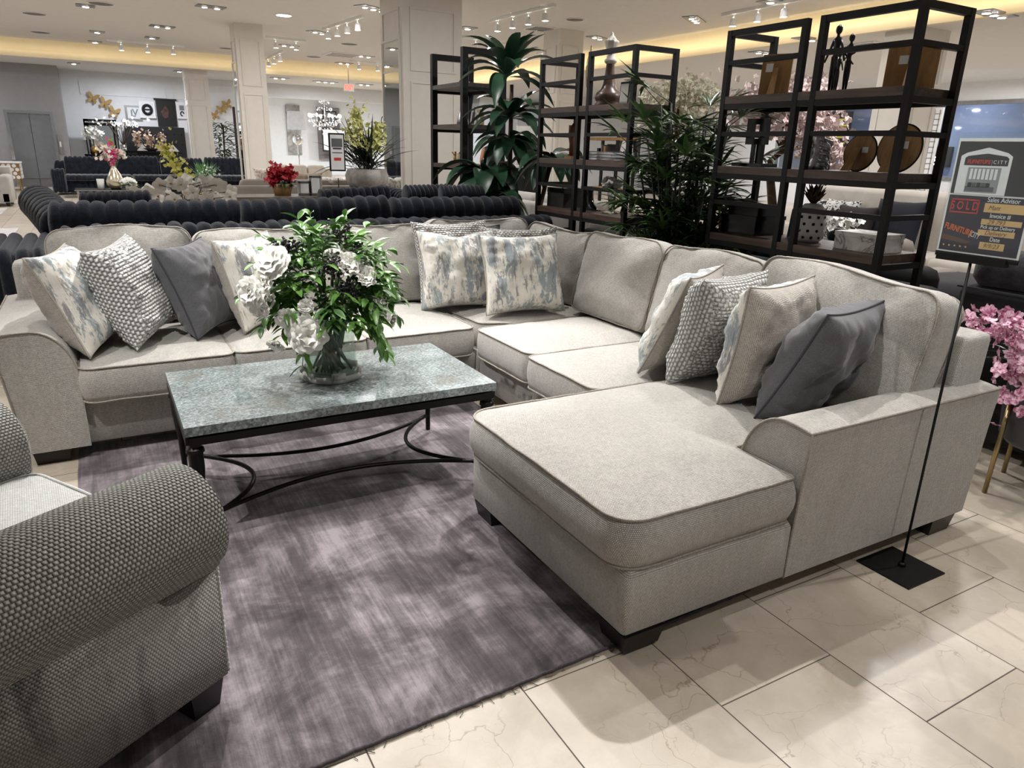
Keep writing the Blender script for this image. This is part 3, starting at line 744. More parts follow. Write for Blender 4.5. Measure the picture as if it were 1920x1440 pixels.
for (px, py, R, Y, op, ax) in ((508,490,.075,2.86,1.0,(-.6,-.5,.6)), (490,530,.05,2.86,.8,(-.7,-.6,.0)), (468,548,.06,2.82,.9,(-.8,-.6,.1)), (487,578,.042,2.82,.6,(-.6,-.7,-.2)),
        (577,628,.078,2.80,1.1,(-.1,-1,.1)), (520,645,.042,2.82,.35,(-.6,-.5,-.7)), (540,596,.05,2.86,.6,(-.3,-.8,-.3)), (573,574,.035,2.80,.5,(0,-1,0)),
        (655,496,.052,2.83,.5,(.1,-.8,.4)), (685,518,.05,2.82,.35,(.2,-.8,.3)), (716,580,.06,2.88,.8,(.5,-.7,.3)), (632,478,.06,2.95,.9,(0,-.5,.9)), (672,480,.05,3.0,.9,(.2,-.3,.9)), (735,600,.035,2.95,.5,(.8,-.4,-.2)), (500,560,.05,2.95,.8,(-.8,-.3,.2))):
    peony(pk(px, py, Y-.08), ax, R*1.0, bq, M['petal'], op)
for (px, py, Y, n, sp) in ((540,462,2.84,90,(.055,.03,.03)), (520,470,2.86,50,(.03,.02,.02)), (630,445,2.92,80,(.035,.03,.035)), (652,440,2.92,60,(.018,.018,.045)), (668,465,2.92,50,(.03,.02,.03)), (625,505,2.74,80,(.045,.02,.045)), (650,545,2.74,80,(.05,.02,.04)), (560,600,2.86,25,(.03,.02,.03))):
    mb = MB(); c = pk(px, py, Y)
    for k in range(n): mb.ball(c+V((random.gauss(0,sp[0]*.5), random.gauss(0,sp[1]*.5), random.gauss(0,sp[2]*.5))), .0058, 6, 4)
    mb.build('berry_cluster', M['berry'], bq)
# ================================================================ roll-arm chair in the foreground
ch = thing('armchair', 'grey-green woven roll-arm armchair in the near left corner, seen from its right side', 'armchair', (.14, 1.72, 0), math.atan2(.52, .86))
M['chair'] = weave('chair_basket_weave', (88,88,83), (196,196,188), .0098, .9, .006, blotch=.12, rough=.75, sheen=.25, squash=.9)
M['chair_side'] = weave('chair_velvet_side', (90,87,81), (156,151,142), .0075, .6, .004, blotch=.3, rough=.7, sheen=.3, squash=.8, aged=.75)
M['seat_light'] = weave('chair_seat_weave', (150,152,148), (222,224,220), .006, .6, .003)
def roll_arm(y0, sgn):
    # profile in (y, z): y grows from the outer side inwards
    pr = [(.205, .10), (.205, .42)]
    cy, cz, R = .085, .545, .142
    for i in range(0, 25):
        q = -.55+(PI+1.35)*i/24; pr.append((cy+R*math.cos(q), cz+R*math.sin(q)))
    pr += [(.0, .42)]
    n = 40; k = len(pr); L_ = 1.0; vs = []; 
    for i in range(n+1):
        x = -L_+L_*i/n+.035; e = max(0, (x-(-.0))/.035) if x > 0 else 0
        s_ = math.sqrt(max(0, 1-e*e*.55))
        for (y, z) in pr:
            rr = 1-(1-s_)*1.0
            yy = cy+(y-cy)*rr if z > .41 else y; z2 = cz+(z-cz)*rr if z > .41 else z
            w = .004*noise.noise(V((x*4, y*6, z*6+y0)))
            vs.append(V((x, y0+sgn*yy, z2+w)))
    fs = [(i*k+j, i*k+j+1, (i+1)*k+j+1, (i+1)*k+j) for i in range(n) for j in range(1, k-1)]
    fs.append(tuple(n*k+j for j in range(1, k)))
    if sgn < 0: fs = [f[::-1] for f in fs]
    o = MB().add(vs, fs).build('roll_arm', M['chair'], ch, ang=50)
    me = o.data; uvl = me.uv_layers.new(name='uv'); 
    arc_ = [0]
    for j in range(1, k): arc_.append(arc_[-1]+math.hypot(pr[j][0]-pr[j-1][0], pr[j][1]-pr[j-1][1]))
    for p in me.polygons:
        for li in p.loop_indices:
            vi = me.loops[li].vertex_index; 
            if len(p.vertices) > 5: uvl.data[li].uv = (me.vertices[vi].co.y, me.vertices[vi].co.z)
            else: uvl.data[li].uv = (vs[vi].x, arc_[vi % k])
    sp_ = MB().box(-.98, y0+(0 if sgn > 0 else -.205), .10, .0, y0+(.205 if sgn > 0 else 0), .43).build('side_panel', M['chair_side'], ch, uv=True)
    pts = []; 
    for i in range(60): pts.append(V((.004+.002*math.sin(i*2.1), y0+sgn*(.012), .105+.325*i/59)))
    for yy in (.004, .02): MB().tube([p+V((0, sgn*(yy-.012), 0)) for p in pts], [.0045+.0025*abs(math.sin(i*1.3)) for i in range(60)], 6).build('braid_trim', M['seat_light'], sp_)
    MB().frustum(-.11, y0+(0 if sgn > 0 else -.11)+sgn*.005, .012, -.01, y0+(.11 if sgn > 0 else 0)+sgn*.005, .102, .012).build('foot', M['black_foot'], ch, smooth=False)
roll_arm(0, 1); roll_arm(1.04, -1)
cushion('seat_cushion', rect(-.86, .21, .015, .83), .33, .47, ch, M['seat_light'], M['seat_light'], crown=.04, seed=40, rc=.05)
MB().box(-.9, .2, .10, -.01, .84, .33).build('seat_rail', M['chair'], ch, uv=True)
back_ = cushion('backrest', rect(0, 0, .86, .62), 0, .2, ch, M['chair'], M['chair'], mw=frame_mat((-1.02, .92, .32), (0,-1,0), (-.2,0,1)), crown=.05, seed=41)
# ================================================================ sold sign on its stand
sg = thing('sign_stand', 'black metal floor stand holding a red SOLD furniture sign', 'sign', (2.45, 1.29, 0))
MB().box(-.12, -.105, 0, .10, .105, .006).build('base_plate', M['black_steel'], sg, smooth=False)
MB().tube([(0,0,.005), (0,0,.02)], .013, 14).tube([(0,0,.02), (0,0,1.15)], .0048, 8).build('pole', M['black_steel'], sg)
MB().box(-.012, -.11, 1.138, .012, .11, 1.160).build('sign_clamp', M['black_steel'], sg, smooth=False)
MB().box(-.006, -.138, 1.150, .006, .118, 1.165).build('frame_channel', M['black_steel'], sg, smooth=False)
pc = MB().box(-.0015, -.138, 1.162, .0015, .118, 1.522).build('printed_card', M['white_matte'], sg, smooth=False)
MB().box(-.007, -.142, 1.158, -.0055, .122, 1.54).build('acrylic_cover', M['clear'], sg, smooth=False)
# face of the card looks along -x; local frame: right = -y, up = z
def F_(y, z, d=.0022): return frame_mat((-d, y, z), (0,-1,0), (0,0,1))
ink = plain('sign_charcoal_ink', (52,52,56), .4); navy = plain('sign_navy_print', (46,44,58), .4); red = plain('sign_red_ink', (196,62,52), .5)
orange = plain('sign_orange_ink', (226,112,40), .5); tan = plain('sign_tan_label', (214,178,122), .6); wht = plain('sign_white_ink', (235,235,235), .5); gry = plain('sign_grey_print', (150,152,156), .6); dgr = plain('sign_sofa_print', (92,94,98), .6); brn = plain('sign_brown_print', (96,66,48), .6)
def fl(name, y0, z0, y1, z1, mat, d=.002, pts=None):
    ps = pts or [(y0, z0), (y1, z0), (y1, z1), (y0, z1)]
    return MB().prism([(-d, y, z) for y, z in ps], (-.0004, 0, 0)).build(name, mat, pc, smooth=False)
Yl, Yr = .112, -.132          # left edge has the larger y
fl('sold_panel', Yr, 1.170, Yl, 1.347, navy)
fl('photo_panel', Yr, 1.352, Yl, 1.512, ink)
# house-shaped white sheet with the room photograph
fl('house_sheet', 0, 0, 0, 0, wht, .0026, [(.10, 1.352), (.10, 1.468), (.083, 1.478), (.02, 1.494), (-.04, 1.478), (-.055, 1.468), (-.055, 1.352)])
fl('logo_banner', 0, 0, 0, 0, ink, .0032, [(.086, 1.440), (.086, 1.462), (.078, 1.468), (.02, 1.476), (-.038, 1.468), (-.046, 1.462), (-.046, 1.440)])
fl('room_photo', -.03, 1.358, .07, 1.434, gry, .0032)
for k in range(7):
    fl('window_panes', .062-k*.0125, 1.398, .054-k*.0125, 1.430, wht, .0038)
for k in range(5): fl('printed_cushion', .062-k*.014, 1.374, .050-k*.014, 1.388, dgr if k % 2 else ink, .0042)
fl('printed_sofa', -.02, 1.362, .068, 1.376, dgr, .0042)
text('logo_text', 'FURNITURE', .0165, red, pc, F_(.042, 1.4505, .0038), bold=.0006, sx=.82, shear=.1)
text('logo_text', '|', .018, gry, pc, F_(.0015, 1.4505, .0038)); text('logo_text', 'C I T Y', .0155, wht, pc, F_(-.022, 1.4505, .0038), sx=.85)
# sold stamp
for a in ((.102, 1.294, .098, 1.336), (.012, 1.294, .016, 1.336), (.102, 1.332, .012, 1.336), (.102, 1.292, .012, 1.296)): fl('stamp_border', *a, red, .0026)
text('stamp_text', 'S O L D', .036, red, pc, F_(.057, 1.314, .0026), bold=.0006, sx=.72)
text('logo_text', 'FURNITURE', .027, orange, pc, F_(.060, 1.239, .0028) @ Matrix.Rotation(-.20, 4, 'Z'), bold=.0004, sx=.66, shear=-.05)
text('logo_text', '|CITY', .024, wht, pc, F_(.006, 1.226, .0028) @ Matrix.Rotation(-.26, 4, 'Z'), sx=.55)
fl('storefront_print', 0, 0, 0, 0, brn, .0026, [(.108, 1.222), (.108, 1.205), (.03, 1.196), (.012, 1.204), (.05, 1.212)])
for k in range(5): fl('storefront_lights', .10-k*.018, 1.184, .095-k*.018, 1.189, tan, .0028)
for s_, z, sz in (('Sales Advisor', 1.338, .021), ('Invoice #', 1.290, .0195), ('Pick up or Delivery', 1.2545, .0155), ('Date', 1.2180, .0185)):
    text('form_text', s_, sz, wht, pc, F_(-.058, z, .0028), sx=.85)
for (y0, y1, z0, z1) in ((-.005, -.125, 1.300, 1.328), (-.005, -.125, 1.262, 1.279), (-.002, -.112, 1.228, 1.246), (-.015, -.09, 1.186, 1.208)): fl('form_label', y1, z0, y0, z1, tan, .0026)
for s_, z, y in (('Matt', 1.314, -.035), ('29 793', 1.270, -.05), ('Delivery', 1.237, -.055), ('9/9/23', 1.197, -.05)):
    text('handwriting', s_, .019, brn, pc, F_(y, z, .003), shear=.3)
# ================================================================ etageres
M['shelf_wood'] = wood('walnut_boards', (46,34,28), (92,72,60), 1, .45)
def etagere(name, label, X0, X1, Y0, Y1, zt, shelves, group=None, pw=.034, rails=True, wmat=None, mids=()):
    t = thing(name, label, 'shelving unit', ((X0+X1)/2, (Y0+Y1)/2, 0), group=group)
    a, b = (X1-X0)/2, (Y1-Y0)/2; bk_ = M['black_steel']
    for x in (-1, 1):
        for y in (-1, 1):
            xx, yy = x*(a-pw/2), y*(b-pw/2); MB().box(xx-pw/2, yy-pw/2, 0, xx+pw/2, yy+pw/2, zt).build('post', bk_, t, smooth=False)
    cy = (Y0+Y1)/2; fs_ = [-b]+[m_-cy for m_ in mids]+[b]
    for m_ in mids: MB().box(-a, m_-cy-pw/2, 0, -a+pw, m_-cy+pw/2, zt).build('post', bk_, t, smooth=False)
    def ring(z, h=.03, back=False, front=True):
        w = pw*.45
        def bar(*q): MB().box(*q).build('rail', bk_, t, smooth=False)
        for s_ in (-1, 1): bar(-a+pw, s_*(b-pw/2)-w, z-h, a-pw, s_*(b-pw/2)+w, z)
        if back: bar(a-pw/2-w, -b+pw, z-h, a-pw/2+w, b-pw, z)
        if front:
            seg = ([(-b+pw, mids[0]-cy-pw/2), (mids[1]-cy+pw/2, b-pw)] if mids and not back else [(-b+pw, b-pw)])
            for y0_, y1_ in seg: bar(-a+pw/2-w, y0_, z-h, -a+pw/2+w, y1_, z)
    ring(zt, pw, False, rails)
    for i, z in enumerate(shelves):
        MB().box(-a+.002, -b+pw+.001, z-.042, a-.002, b-pw-.001, z).build('shelf_board', wmat or M['shelf_wood'], t, smooth=False)
        ring(z-.043, .03, True, rails)
        if rails:
            nxt = shelves[i-1] if i else zt
            ring((z+nxt)/2 if i else z+.20, .026)
    return t
SH = (1.785, 1.385, .98, .575, .17)
SX0, SX1 = 3.40, 3.80
etagere('etagere', 'near black steel and wood shelving unit with the round plates, right of the palm', SX0, SX1, 2.235, 3.455, 2.15, SH, mids=(2.785, 2.90))
etagere('etagere', 'black steel and wood shelving unit holding the giant chess queen, left of the palm', SX0, SX1, 4.315, 5.585, 2.165, SH, mids=(4.868, 5.0))
etagere('etagere', 'taller black shelving unit left of the broad-leaved plant, with thick posts', 3.35, 3.85, 6.98, 7.80, 2.40, (2.08, 1.68, 1.28, .88, .4), pw=.06, rails=False)
z1, z2, z3 = 1.786, 1.386, .981
M['mdf'] = wood('brown_mdf', (128,92,54), (168,128,80), 2, .6); M['label'] = plain('paper_label', (225,225,222), .7)
def frame_backed(label, x, y, z, w, h, rz, name='picture_frame', tilt=.12):
    t = thing(name, label, 'picture frame', (x, y, z), rz)
    R_ = Matrix.Rotation(tilt, 4, 'Y')
    MB().box(0, -w/2, .003, .012, w/2, h, mat=R_).build('backing', M['mdf'], t, smooth=False)
    MB().prism([R_ @ V((-.001, -.02, .02)), R_ @ V((-.001, .02, .02)), R_ @ V((-.001, .014, h*.68)), R_ @ V((-.001, -.014, h*.68))], (-.0045, 0, 0)).add([V((-.065, -.02, .002)), V((-.065, .02, .002)), R_ @ V((-.006, .014, h*.66)), R_ @ V((-.006, -.014, h*.66))], [(0,1,2,3)]).build('easel_leg', M['mdf'], t, smooth=False, solid=.004)
    MB().box(-.0016, .02, h*.58, -.0004, .06, h*.78, mat=R_).build('sticker', M['label'], t, smooth=False)
    return t
frame_backed('back of an upright wooden picture frame on the top shelf beside the pink blossom', 3.56, 3.20, z1, .17, .235, .5)
frame_backed('back of a wide brown picture frame on the top shelf at the right end', 3.58, 2.37, z1, .23, .20, .5)
def plate_backed(label, x, y, z, r):
    t = thing('decorative_plate', label, 'plate', (x, y, z))
    R_ = Matrix.Translation(V((0,0,r+.001))) @ Matrix.Rotation(.14, 4, 'Y') @ Matrix.Rotation(PI/2, 4, 'Y')
    mb = MB(); mb.lathe([(0, -.006), (r*.97, -.006), (r, 0), (r*.97, .006), (0, .006)], 40, cap=False); mb.v = [tuple(R_ @ V(v)) for v in mb.v]
    mb.build('disc', M['mdf'], t, ang=40)
    rim = MB(); rim.tube([V((r*math.cos(q*PI/20), r*math.sin(q*PI/20), 0)) for q in range(40)], .005, 6, closed=True); rim.v = [tuple(R_ @ V(v)) for v in rim.v]; rim.build('rim', M['iron'], t)
    MB().prism([(-.02, -.018, r*1.25), (-.02, .018, r*1.25), (-.10, .03, .001), (-.10, -.03, .001)], (-.004, 0, .002)).build('easel_leg', M['mdf'], t, smooth=False)
    MB().box(-.0085, -.05, r*1.0, -.0075, -.015, r*1.3, mat=Matrix.Translation(V((.0,0,0)))).build('sticker', M['label'], t, smooth=False)
plate_backed('smaller round plate on an easel, back showing, on the middle right shelf', 3.60, 2.585, z2, .095)
plate_backed('larger round plate on an easel, back showing, nearest the shelf end', 3.60, 2.365, z2, .118)
# family statue
M['bronze'] = plain('black_bronze', (16,15,15), .3)
def figure(mb, c, h, arms):
    c = V(c); H_ = h
    mb.ball(c+V((0,0,H_*.95)), H_*.056, 10, 8, 1.35)
    mb.tube([c+V((0,0,z*H_)) for z in (.9, .85, .80, .70, .60, .52)], [H_*r for r in (.024, .03, .075, .062, .044, .058)], 10, flat=.6)
    for s_ in (-1, 1):
        mb.tube([c+V((0, s_*.022*H_, .54*H_)), c+V((.0, s_*.035*H_, .28*H_)), c+V((0, s_*.028*H_, .0))], [H_*.042, H_*.032, H_*.02], 8)
        e = arms[0 if s_ < 0 else 1]
        mb.tube([c+V((0, s_*.05*H_, .82*H_)), c+V((0, s_*.11*H_, .68*H_)), V(e)+c], [H_*.028, H_*.021, H_*.016], 8)
st = thing('family_statue', 'slender black statue of a family group on the top right shelf', 'statue', (3.60, 2.79, z1))
mb = MB(); figure(mb, (0, .045, .012), .325, ((0, -.06, .15), (0, .065, .15))); mb.build('tall_figure', M['bronze'], st)
mb = MB(); figure(mb, (.01, -.035, .012), .275, ((0, .03, .16), (0, -.03, .13))); mb.build('second_figure', M['bronze'], st)
mb = MB(); figure(mb, (-.02, .0, .012), .19, ((0, -.03, .10), (0, .03, .10))); mb.build('child_figure', M['bronze'], st)
MB().box(-.06, -.1, 0, .06, .1, .012).build('plinth', M['bronze'], st, smooth=False)
# black abstract frame sculpture on tray (mid shelf)
t = thing('frame_sculpture', 'black open square sculpture on a stem, middle shelf beside the palm', 'sculpture', (3.60, 3.31, z2))
MB().box(-.07, -.12, 0, .07, .12, .02).build('base', M['gloss_black'], t, smooth=False)
MB().box(-.012, -.03, .02, .012, -.012, .15).box(-.012, .012, .02, .012, .03, .15).build('stem', M['gloss_black'], t, smooth=False)
mb = MB().box(-.02, -.075, .13, .02, -.04, .28).box(-.02, .04, .13, .02, .075, .28).box(-.02, -.04, .13, .02, .04, .165).box(-.02, -.04, .245, .02, .04, .28)
mb.build('square_ring', M['gloss_black'], t, smooth=False)
# silver horse-mane bust
t = thing('silver_bust', 'antiqued silver curly-maned bust on the middle shelf', 'sculpture', (3.62, 2.87, z2))
M['asilver'] = mottled('antique_silver', [(.3, (96,96,98)), (.7, (220,220,224))], 30, 4, .3, metal=.5)
mb = MB(); random.seed(5)
mb.lathe([(0,0), (.05, 0), (.055, .02), (.035, .06), (.03, .12), (.035, .16), (.02, .20), (0, .21)], 16, cap=False)
for k in range(34):
    q = random.uniform(-2.3, 2.3); z = random.uniform(.03, .17); p = V((.03*math.cos(q), .035*math.sin(q), z)); pts = [p]
    for i in range(7): p = p+V((.012*math.cos(q+i*.55), .013*math.sin(q+i*.55)*1.2, -.008+.007*math.sin(i))); pts.append(p)
    mb.tube(pts, [.009, .009, .008, .008, .007, .006, .005, .003], 6)
mb.build('curls', M['asilver'], t)
# lower shelf: lacquer boxes
t = thing('storage_box', 'large glossy black box on the lower shelf beside the palm', 'box', (3.61, 3.28, z3))
MB().box(-.13, -.15, 0, .13, .15, .09).build('body', M['gloss_black'], t, smooth=False); MB().box(-.134, -.154, .091, .134, .154, .115).build('lid', M['gloss_black'], t, smooth=False)
t = thing('storage_box', 'smaller glossy black box stacked on the larger black one', 'box', (3.61, 3.26, z3+.1155))
MB().box(-.11, -.12, 0, .11, .12, .045).build('body', M['gloss_black'], t, smooth=False); MB().box(-.113, -.123, .046, .113, .123, .062).build('lid', M['gloss_black'], t, smooth=False)
t = thing('photo_frame', 'slim chrome photo frame leaning on the lower shelf by the pineapple vase', 'picture frame', (3.66, 2.98, z3))
R_ = Matrix.Rotation(.1, 4, 'Y')
mb = MB()
for a in ((-.055, 0, -.047, .17), (.047, 0, .055, .17), (-.047, 0, .047, .008), (-.047, .162, .047, .17)): mb.box(0, a[0], a[1]+.001, .01, a[2], a[3]+.001, mat=R_)
mb.build('frame', M['chrome'], t, smooth=False); MB().box(.003, -.047, .009, .006, .047, .163, mat=R_).build('panel', M['gloss_black'], t, smooth=False)
# pineapple vase
t = thing('pineapple_vase', 'white pierced pineapple jar with brown metal leaves on the lower shelf', 'vase', (3.60, 2.80-.0, z3))
t.location.y = 2.83
M['pw'] = plain('white_ceramic', (205,205,202), .5)
prof = [(.0, 0), (.058, 0), (.075, .02), (.084, .06), (.086, .10), (.080, .15), (.066, .19), (.045, .215), (0, .22)]
mb = MB().lathe(prof, 48, mod=lambda q, z: 1+.03*abs(math.sin(q*9+z*80))*abs(math.sin(q*9-z*80)), cap=False)
for r_ in range(5):
    for k in range(11):
        z = .03+r_*.038; q = 2*PI*(k+.5*(r_ % 2))/11; r = .087*math.sin(PI*(.22+.62*z/.22))**.5*.98
        c = V((r*math.cos(q), r*math.sin(q), z)); n_ = V((math.cos(q), math.sin(q), 0)); s_ = n_.cross(V((0,0,1)))
        ring_ = [c+s_*(.009*math.cos(j*PI/4))+V((0,0,.009*math.sin(j*PI/4)))+n_*.003 for j in range(8)]
        mb.add(ring_, [tuple(range(8))[::-1], tuple(range(8))], 1)
mb.build('body', [M['pw'], M['iron']], t)
mb = MB(); random.seed(8)
for l in range(4):
    for k in range(8-l):
        q = 2*PI*(k+.5*l)/(8-l); d = V((math.cos(q)*(1-.22*l), math.sin(q)*(1-.22*l), 1.1)); mb.leaf((.012*math.cos(q), .012*math.sin(q), .215), d, (0,0,1), .08+.012*l, .035, -.2, 5, .3, wmax=.35)
mb.build('crown_leaves', plain('brown_metal_leaves', (66,52,34), .3, .8), t, solid=.002)
# marble box
M['marble'] = mottled('white_marble', [(.40, (216,214,210)), (.5, (196,194,191)), (.53, (120,118,118)), (.56, (206,204,200)), (.8, (226,224,220))], 3, 4, .3, (1,1,1.6), 0, 0, 1.2)
t = thing('marble_box', 'long white box with grey marble veining on the lower right shelf', 'box', (3.60, 2.445, z3))
MB().box(-.10, -.135, 0, .10, .135, .07).build('body', M['marble'], t, smooth=False); MB().box(-.103, -.138, .071, .103, .138, .095).build('lid', M['marble'], t, smooth=False)
# chess queen
t = thing('chess_queen', 'giant brown chess queen with white distressed top on the shelving', 'statue', (3.60, 4.86-.22, z1))
t.location.y = 4.87
M['qb'] = mottled('distressed_brown', [(.3, (70,50,44)), (.7, (104,80,70))], 10, 5, .35); M['qw'] = mottled('distressed_white', [(.3, (120,108,100)), (.5, (214,208,200))], 16, 6, .6)
MB().lathe([(0,0), (.10, 0), (.105, .015), (.09, .03), (.098, .045), (.107, .065), (.09, .10), (.06, .125), (.047, .16), (.037, .23), (.031, .30), (.03, .305), (0, .305)], 32, cap=False).build('body', M['qb'], t)
MB().lathe([(0, .302), (.032, .302), (.047, .315), (.047, .33), (.034, .34), (.034, .355), (.029, .36), (.037, .40), (.05, .445), (.053, .46), (.04, .465), (.022, .49), (.012, .50), (.012, .512), (0, .525)], 32, cap=False, mod=lambda q, z: 1+(.06*math.sin(q*9) if .44 < z < .47 else 0)).build('crown', M['qw'], t)
t.scale = (1.02,)*3
t = thing('menu_sign', 'small framed price card beside the chess queen', 'sign', (3.56, 4.62, z1))
MB().box(-.004, -.055, .0, .004, .055, .165, mat=Matrix.Rotation(.05, 4, 'Y')).build('frame', M['black'], t, smooth=False); MB().box(-.006, -.047, .012, -.0042, .047, .15, mat=Matrix.Rotation(.05, 4, 'Y')).build('card', M['label'], t, smooth=False)
t = thing('metal_mask', 'narrow gilt mask on a black stand standing on the shelving left of the chess queen', 'sculpture', (3.60, 5.13-.2, z1+.0))
t.location.y = 4.94; t.location = (3.60, 5.14, z1)
MB().tube([(0,0,0), (0,0,.40)], .006, 8).box(-.04, -.02, 0, .04, .02, .012).build('stand', M['black'], t)
MB().lathe([(0, .12), (.022, .16), (.03, .26), (.026, .36), (.01, .41), (.006, .46), (0, .47)], 16, cap=False, mod=lambda q, z: 1+.15*abs(math.sin(z*90))).build('mask', M['brass'], t)
# glass trays / books
bookm = [plain('book_cover_grey', (150,152,154), .3), plain('book_cover_silver', (198,200,202), .25), plain('book_cover_smoke', (112,116,120), .3)]
for k, (w_, h_) in enumerate(((.19, .022), (.18, .02), (.165, .022))):
    t = thing('coffee_table_book', ('lowest', 'middle', 'top')[k]+' book of the grey stack on the shelf under the chess queen', 'book', (3.60, 4.80-.0, z2+sum((.0225, .0205, .0225)[:k])), (.03, -.06, .05)[k])
    t.location.y = 4.80
    MB().box(-.11, -w_, .0, .11, w_, .003).box(-.11, -w_, h_-.003, .11, w_, h_).box(.107, -w_, .003, .11, w_, h_-.003).build('cover', bookm[k], t, smooth=False)
    MB().box(-.106, -w_+.004, .003, .107, w_-.004, h_-.003).build('pages', M['white_matte'], t, smooth=False)
t = thing('terracotta_figure', 'rust-brown tall carved wooden figure on the shelf behind the dark plant leaves', 'sculpture', (3.62, 5.36, z2))
MB().box(-.05, -.05, 0, .05, .05, .02).build('plinth', M['mdf'], t, smooth=False)
MB().tube([(0, .02, .02), (0, .01, .12), (0, .035, .2), (0, .0, .28)], [.02, .026, .03, .012], 10).box(-.01, -.03, .19, .02, .06, .27).build('body', plain('rust_wood', (98,58,40), .5), t)
# bottom row: bag, boot, flower glass
t = thing('leather_case', 'square black case on the lower shelf left of the black boot', 'case', (3.60, 5.40, z3))
MB().box(-.11, -.13, 0, .11, .13, .15).build('body', M['black'], t, smooth=False); MB().tube([(0,-.06,.15), (0,-.05,.19), (0,.05,.19), (0,.06,.15)], .006, 6).build('handle', M['black'], t); MB().box(-.113, -.132, .12, .113, .132, .16).build('lid', M['gloss_black'], t, smooth=False)
def boot(x, y, z, rz, label):
    t = thing('boot_ornament', label, 'boot', (x, y, z), rz); mb = MB()
    secs = [(-.02, .0, .055, .036), (-.015, .02, .055, .034), (-.01, .05, .05, .033), (.0, .09, .036, .032), (.004, .14, .034, .031), (.008, .19, .04, .036)]
    vs = []
    for (cx, z_, a, b) in secs:
        for j in range(16):
            q = 2*PI*j/16; ext = (.05 if z_ < .05 and math.cos(q) < 0 else 0)*(1-z_/.06) if z_ < .06 else 0
            vs.append(V((cx+(a+ext)*math.cos(q), b*math.sin(q), z_)))
    fs = [(i*16+j, i*16+(j+1) % 16, (i+1)*16+(j+1) % 16, (i+1)*16+j) for i in range(5) for j in range(16)]+[tuple(range(16))[::-1], tuple(80+j for j in range(16))]
    mb.add(vs, fs).build('shaft', M['gloss_black'], t); MB().box(-.12, -.035, -.0, .04, .035, .006).build('sole', M['black'], t, smooth=False)
boot(3.6, 5.04, z3, PI/2, 'shiny black boot ornament on the lower shelf beside the flower glass')
t = thing('flower_glass', 'footed glass vase of small white roses on the lower shelf', 'vase', (3.58, 4.72, z3))
MB().lathe([(0,0), (.06, 0), (.065, .006), (.02, .02), (.012, .05), (.02, .08), (.032, .16), (.036, .20), (.034, .20), (.03, .16), (.018, .09), (0, .08)], 24, cap=False).build('glass', glass('goblet_glass'), t)
bt = thing('rose_posy', 'small posy of white roses in the footed glass on the lower shelf', 'flowers', (3.58, 4.72, z3+.20)); random.seed(4)
for k in range(7):
    q = k*2.4; r = .05 if k else 0; peony((r*math.cos(q), r*math.sin(q)*1.2, .03+.03*math.cos(k)), (math.cos(q)*.5-.3, math.sin(q)*.5, .8), .042, bt, M['petal'], .7, 'rose', 3)
mb = MB()
for k in range(30):
    q = random.uniform(0, 6.28); mb.leaf((0,0,0), (math.cos(q), math.sin(q), random.uniform(0, .8)), (0,0,1), random.uniform(.07, .11), .03, .6, 4)
mb.build('leaves', M['bq_leaf'], bt)
# items on the tall left unit
t = thing('bottle_print', 'leaning print of a dark bottle on the tall unit left of the broad-leaved plant', 'picture', (3.6, 7.02+.1, 1.681))
t.location.y = 7.25
R_ = Matrix.Rotation(.15, 4, 'Y'); MB().box(-.004, -.07, .001, .004, .07, .30, mat=R_).build('board', M['label'], t, smooth=False)
MB().box(-.006, -.03, .01, -.0045, .03, .13, mat=R_).box(-.006, -.012, .13, -.0045, .012, .18, mat=R_).build('bottle_shape', M['black'], t, smooth=False)
t = thing('perfume_art_block', 'small gold perfume-bottle ornament on the tall left shelving unit', 'ornament', (3.6, 7.09+.02, 1.681)); t.location.y = 7.08
mb = MB().box(-.02, -.055, 0, .02, -.035, .10).box(-.02, .035, 0, .02, .055, .10).box(-.02, -.035, .0, .02, .035, .015).box(-.02, -.035, .085, .02, .035, .1)
mb.build('bottle', M['brass'], t, smooth=False); MB().box(-.015, -.02, .1, .015, .02, .12).box(-.02, -.035, .12, .02, .035, .15).build('stopper', M['brass'], t, smooth=False)
MB().box(-.012, -.035, .015, .012, .035, .085).build('panel', M['label'], t, smooth=False)
t = thing('silver_cone', 'silver pebbled cone on the tall shelving unit beside the bottle print', 'ornament', (3.6, 7.50, 1.681))
MB().lathe([(0,0), (.07, 0), (.06, .06), (.04, .14), (.015, .20), (0, .21)], 24, cap=False, mod=lambda q, z: 1+.08*math.sin(q*8)*math.sin(z*150)).build('body', M['asilver'], t)
t = thing('gold_cactus', 'gold ornament on a small dish on the lower board of the tall left unit', 'ornament', (3.55, 7.55, 1.281))
MB().lathe([(0,0), (.08, .005), (.085, .012), (0, .012)], 24, cap=False).build('dish', M['white_matte'], t)
mb = MB().ball((0,0,.05), .035, 10, 6, 1.2); 
for k in range(5): mb.tube([(0,0,.06), (.05*math.cos(k*1.3), .05*math.sin(k*1.3), .12)], .008, 6)
mb.build('gold_body', M['gold'], t)
t = thing('ivory_candle', 'squat ivory candle beside the gold ornament on the tall left unit', 'candle', (3.5, 7.35, 1.281))
MB().lathe([(0,0), (.04,0), (.042, .01), (.042, .10), (.038, .105), (0, .1)], 20, cap=False).build('wax', plain('ivory_wax', (214,196,160), .5), t); MB().tube([(0,0,.1), (0,0,.115)], .002, 5).build('wick', M['black'], t)
t = thing('driftwood_leaf', 'small dark driftwood piece on the top board of the tall left unit', 'ornament', (3.6, 7.45, 2.081))
mb = MB(); random.seed(2)
for k in range(9): q = random.uniform(0, 6.28); mb.leaf((0,0,.01), (math.cos(q), math.sin(q), .35), (0,0,1), .14, .05, .5, 5)
mb.build('leaves', plain('driftwood', (66,54,48), .7), t, solid=.004)
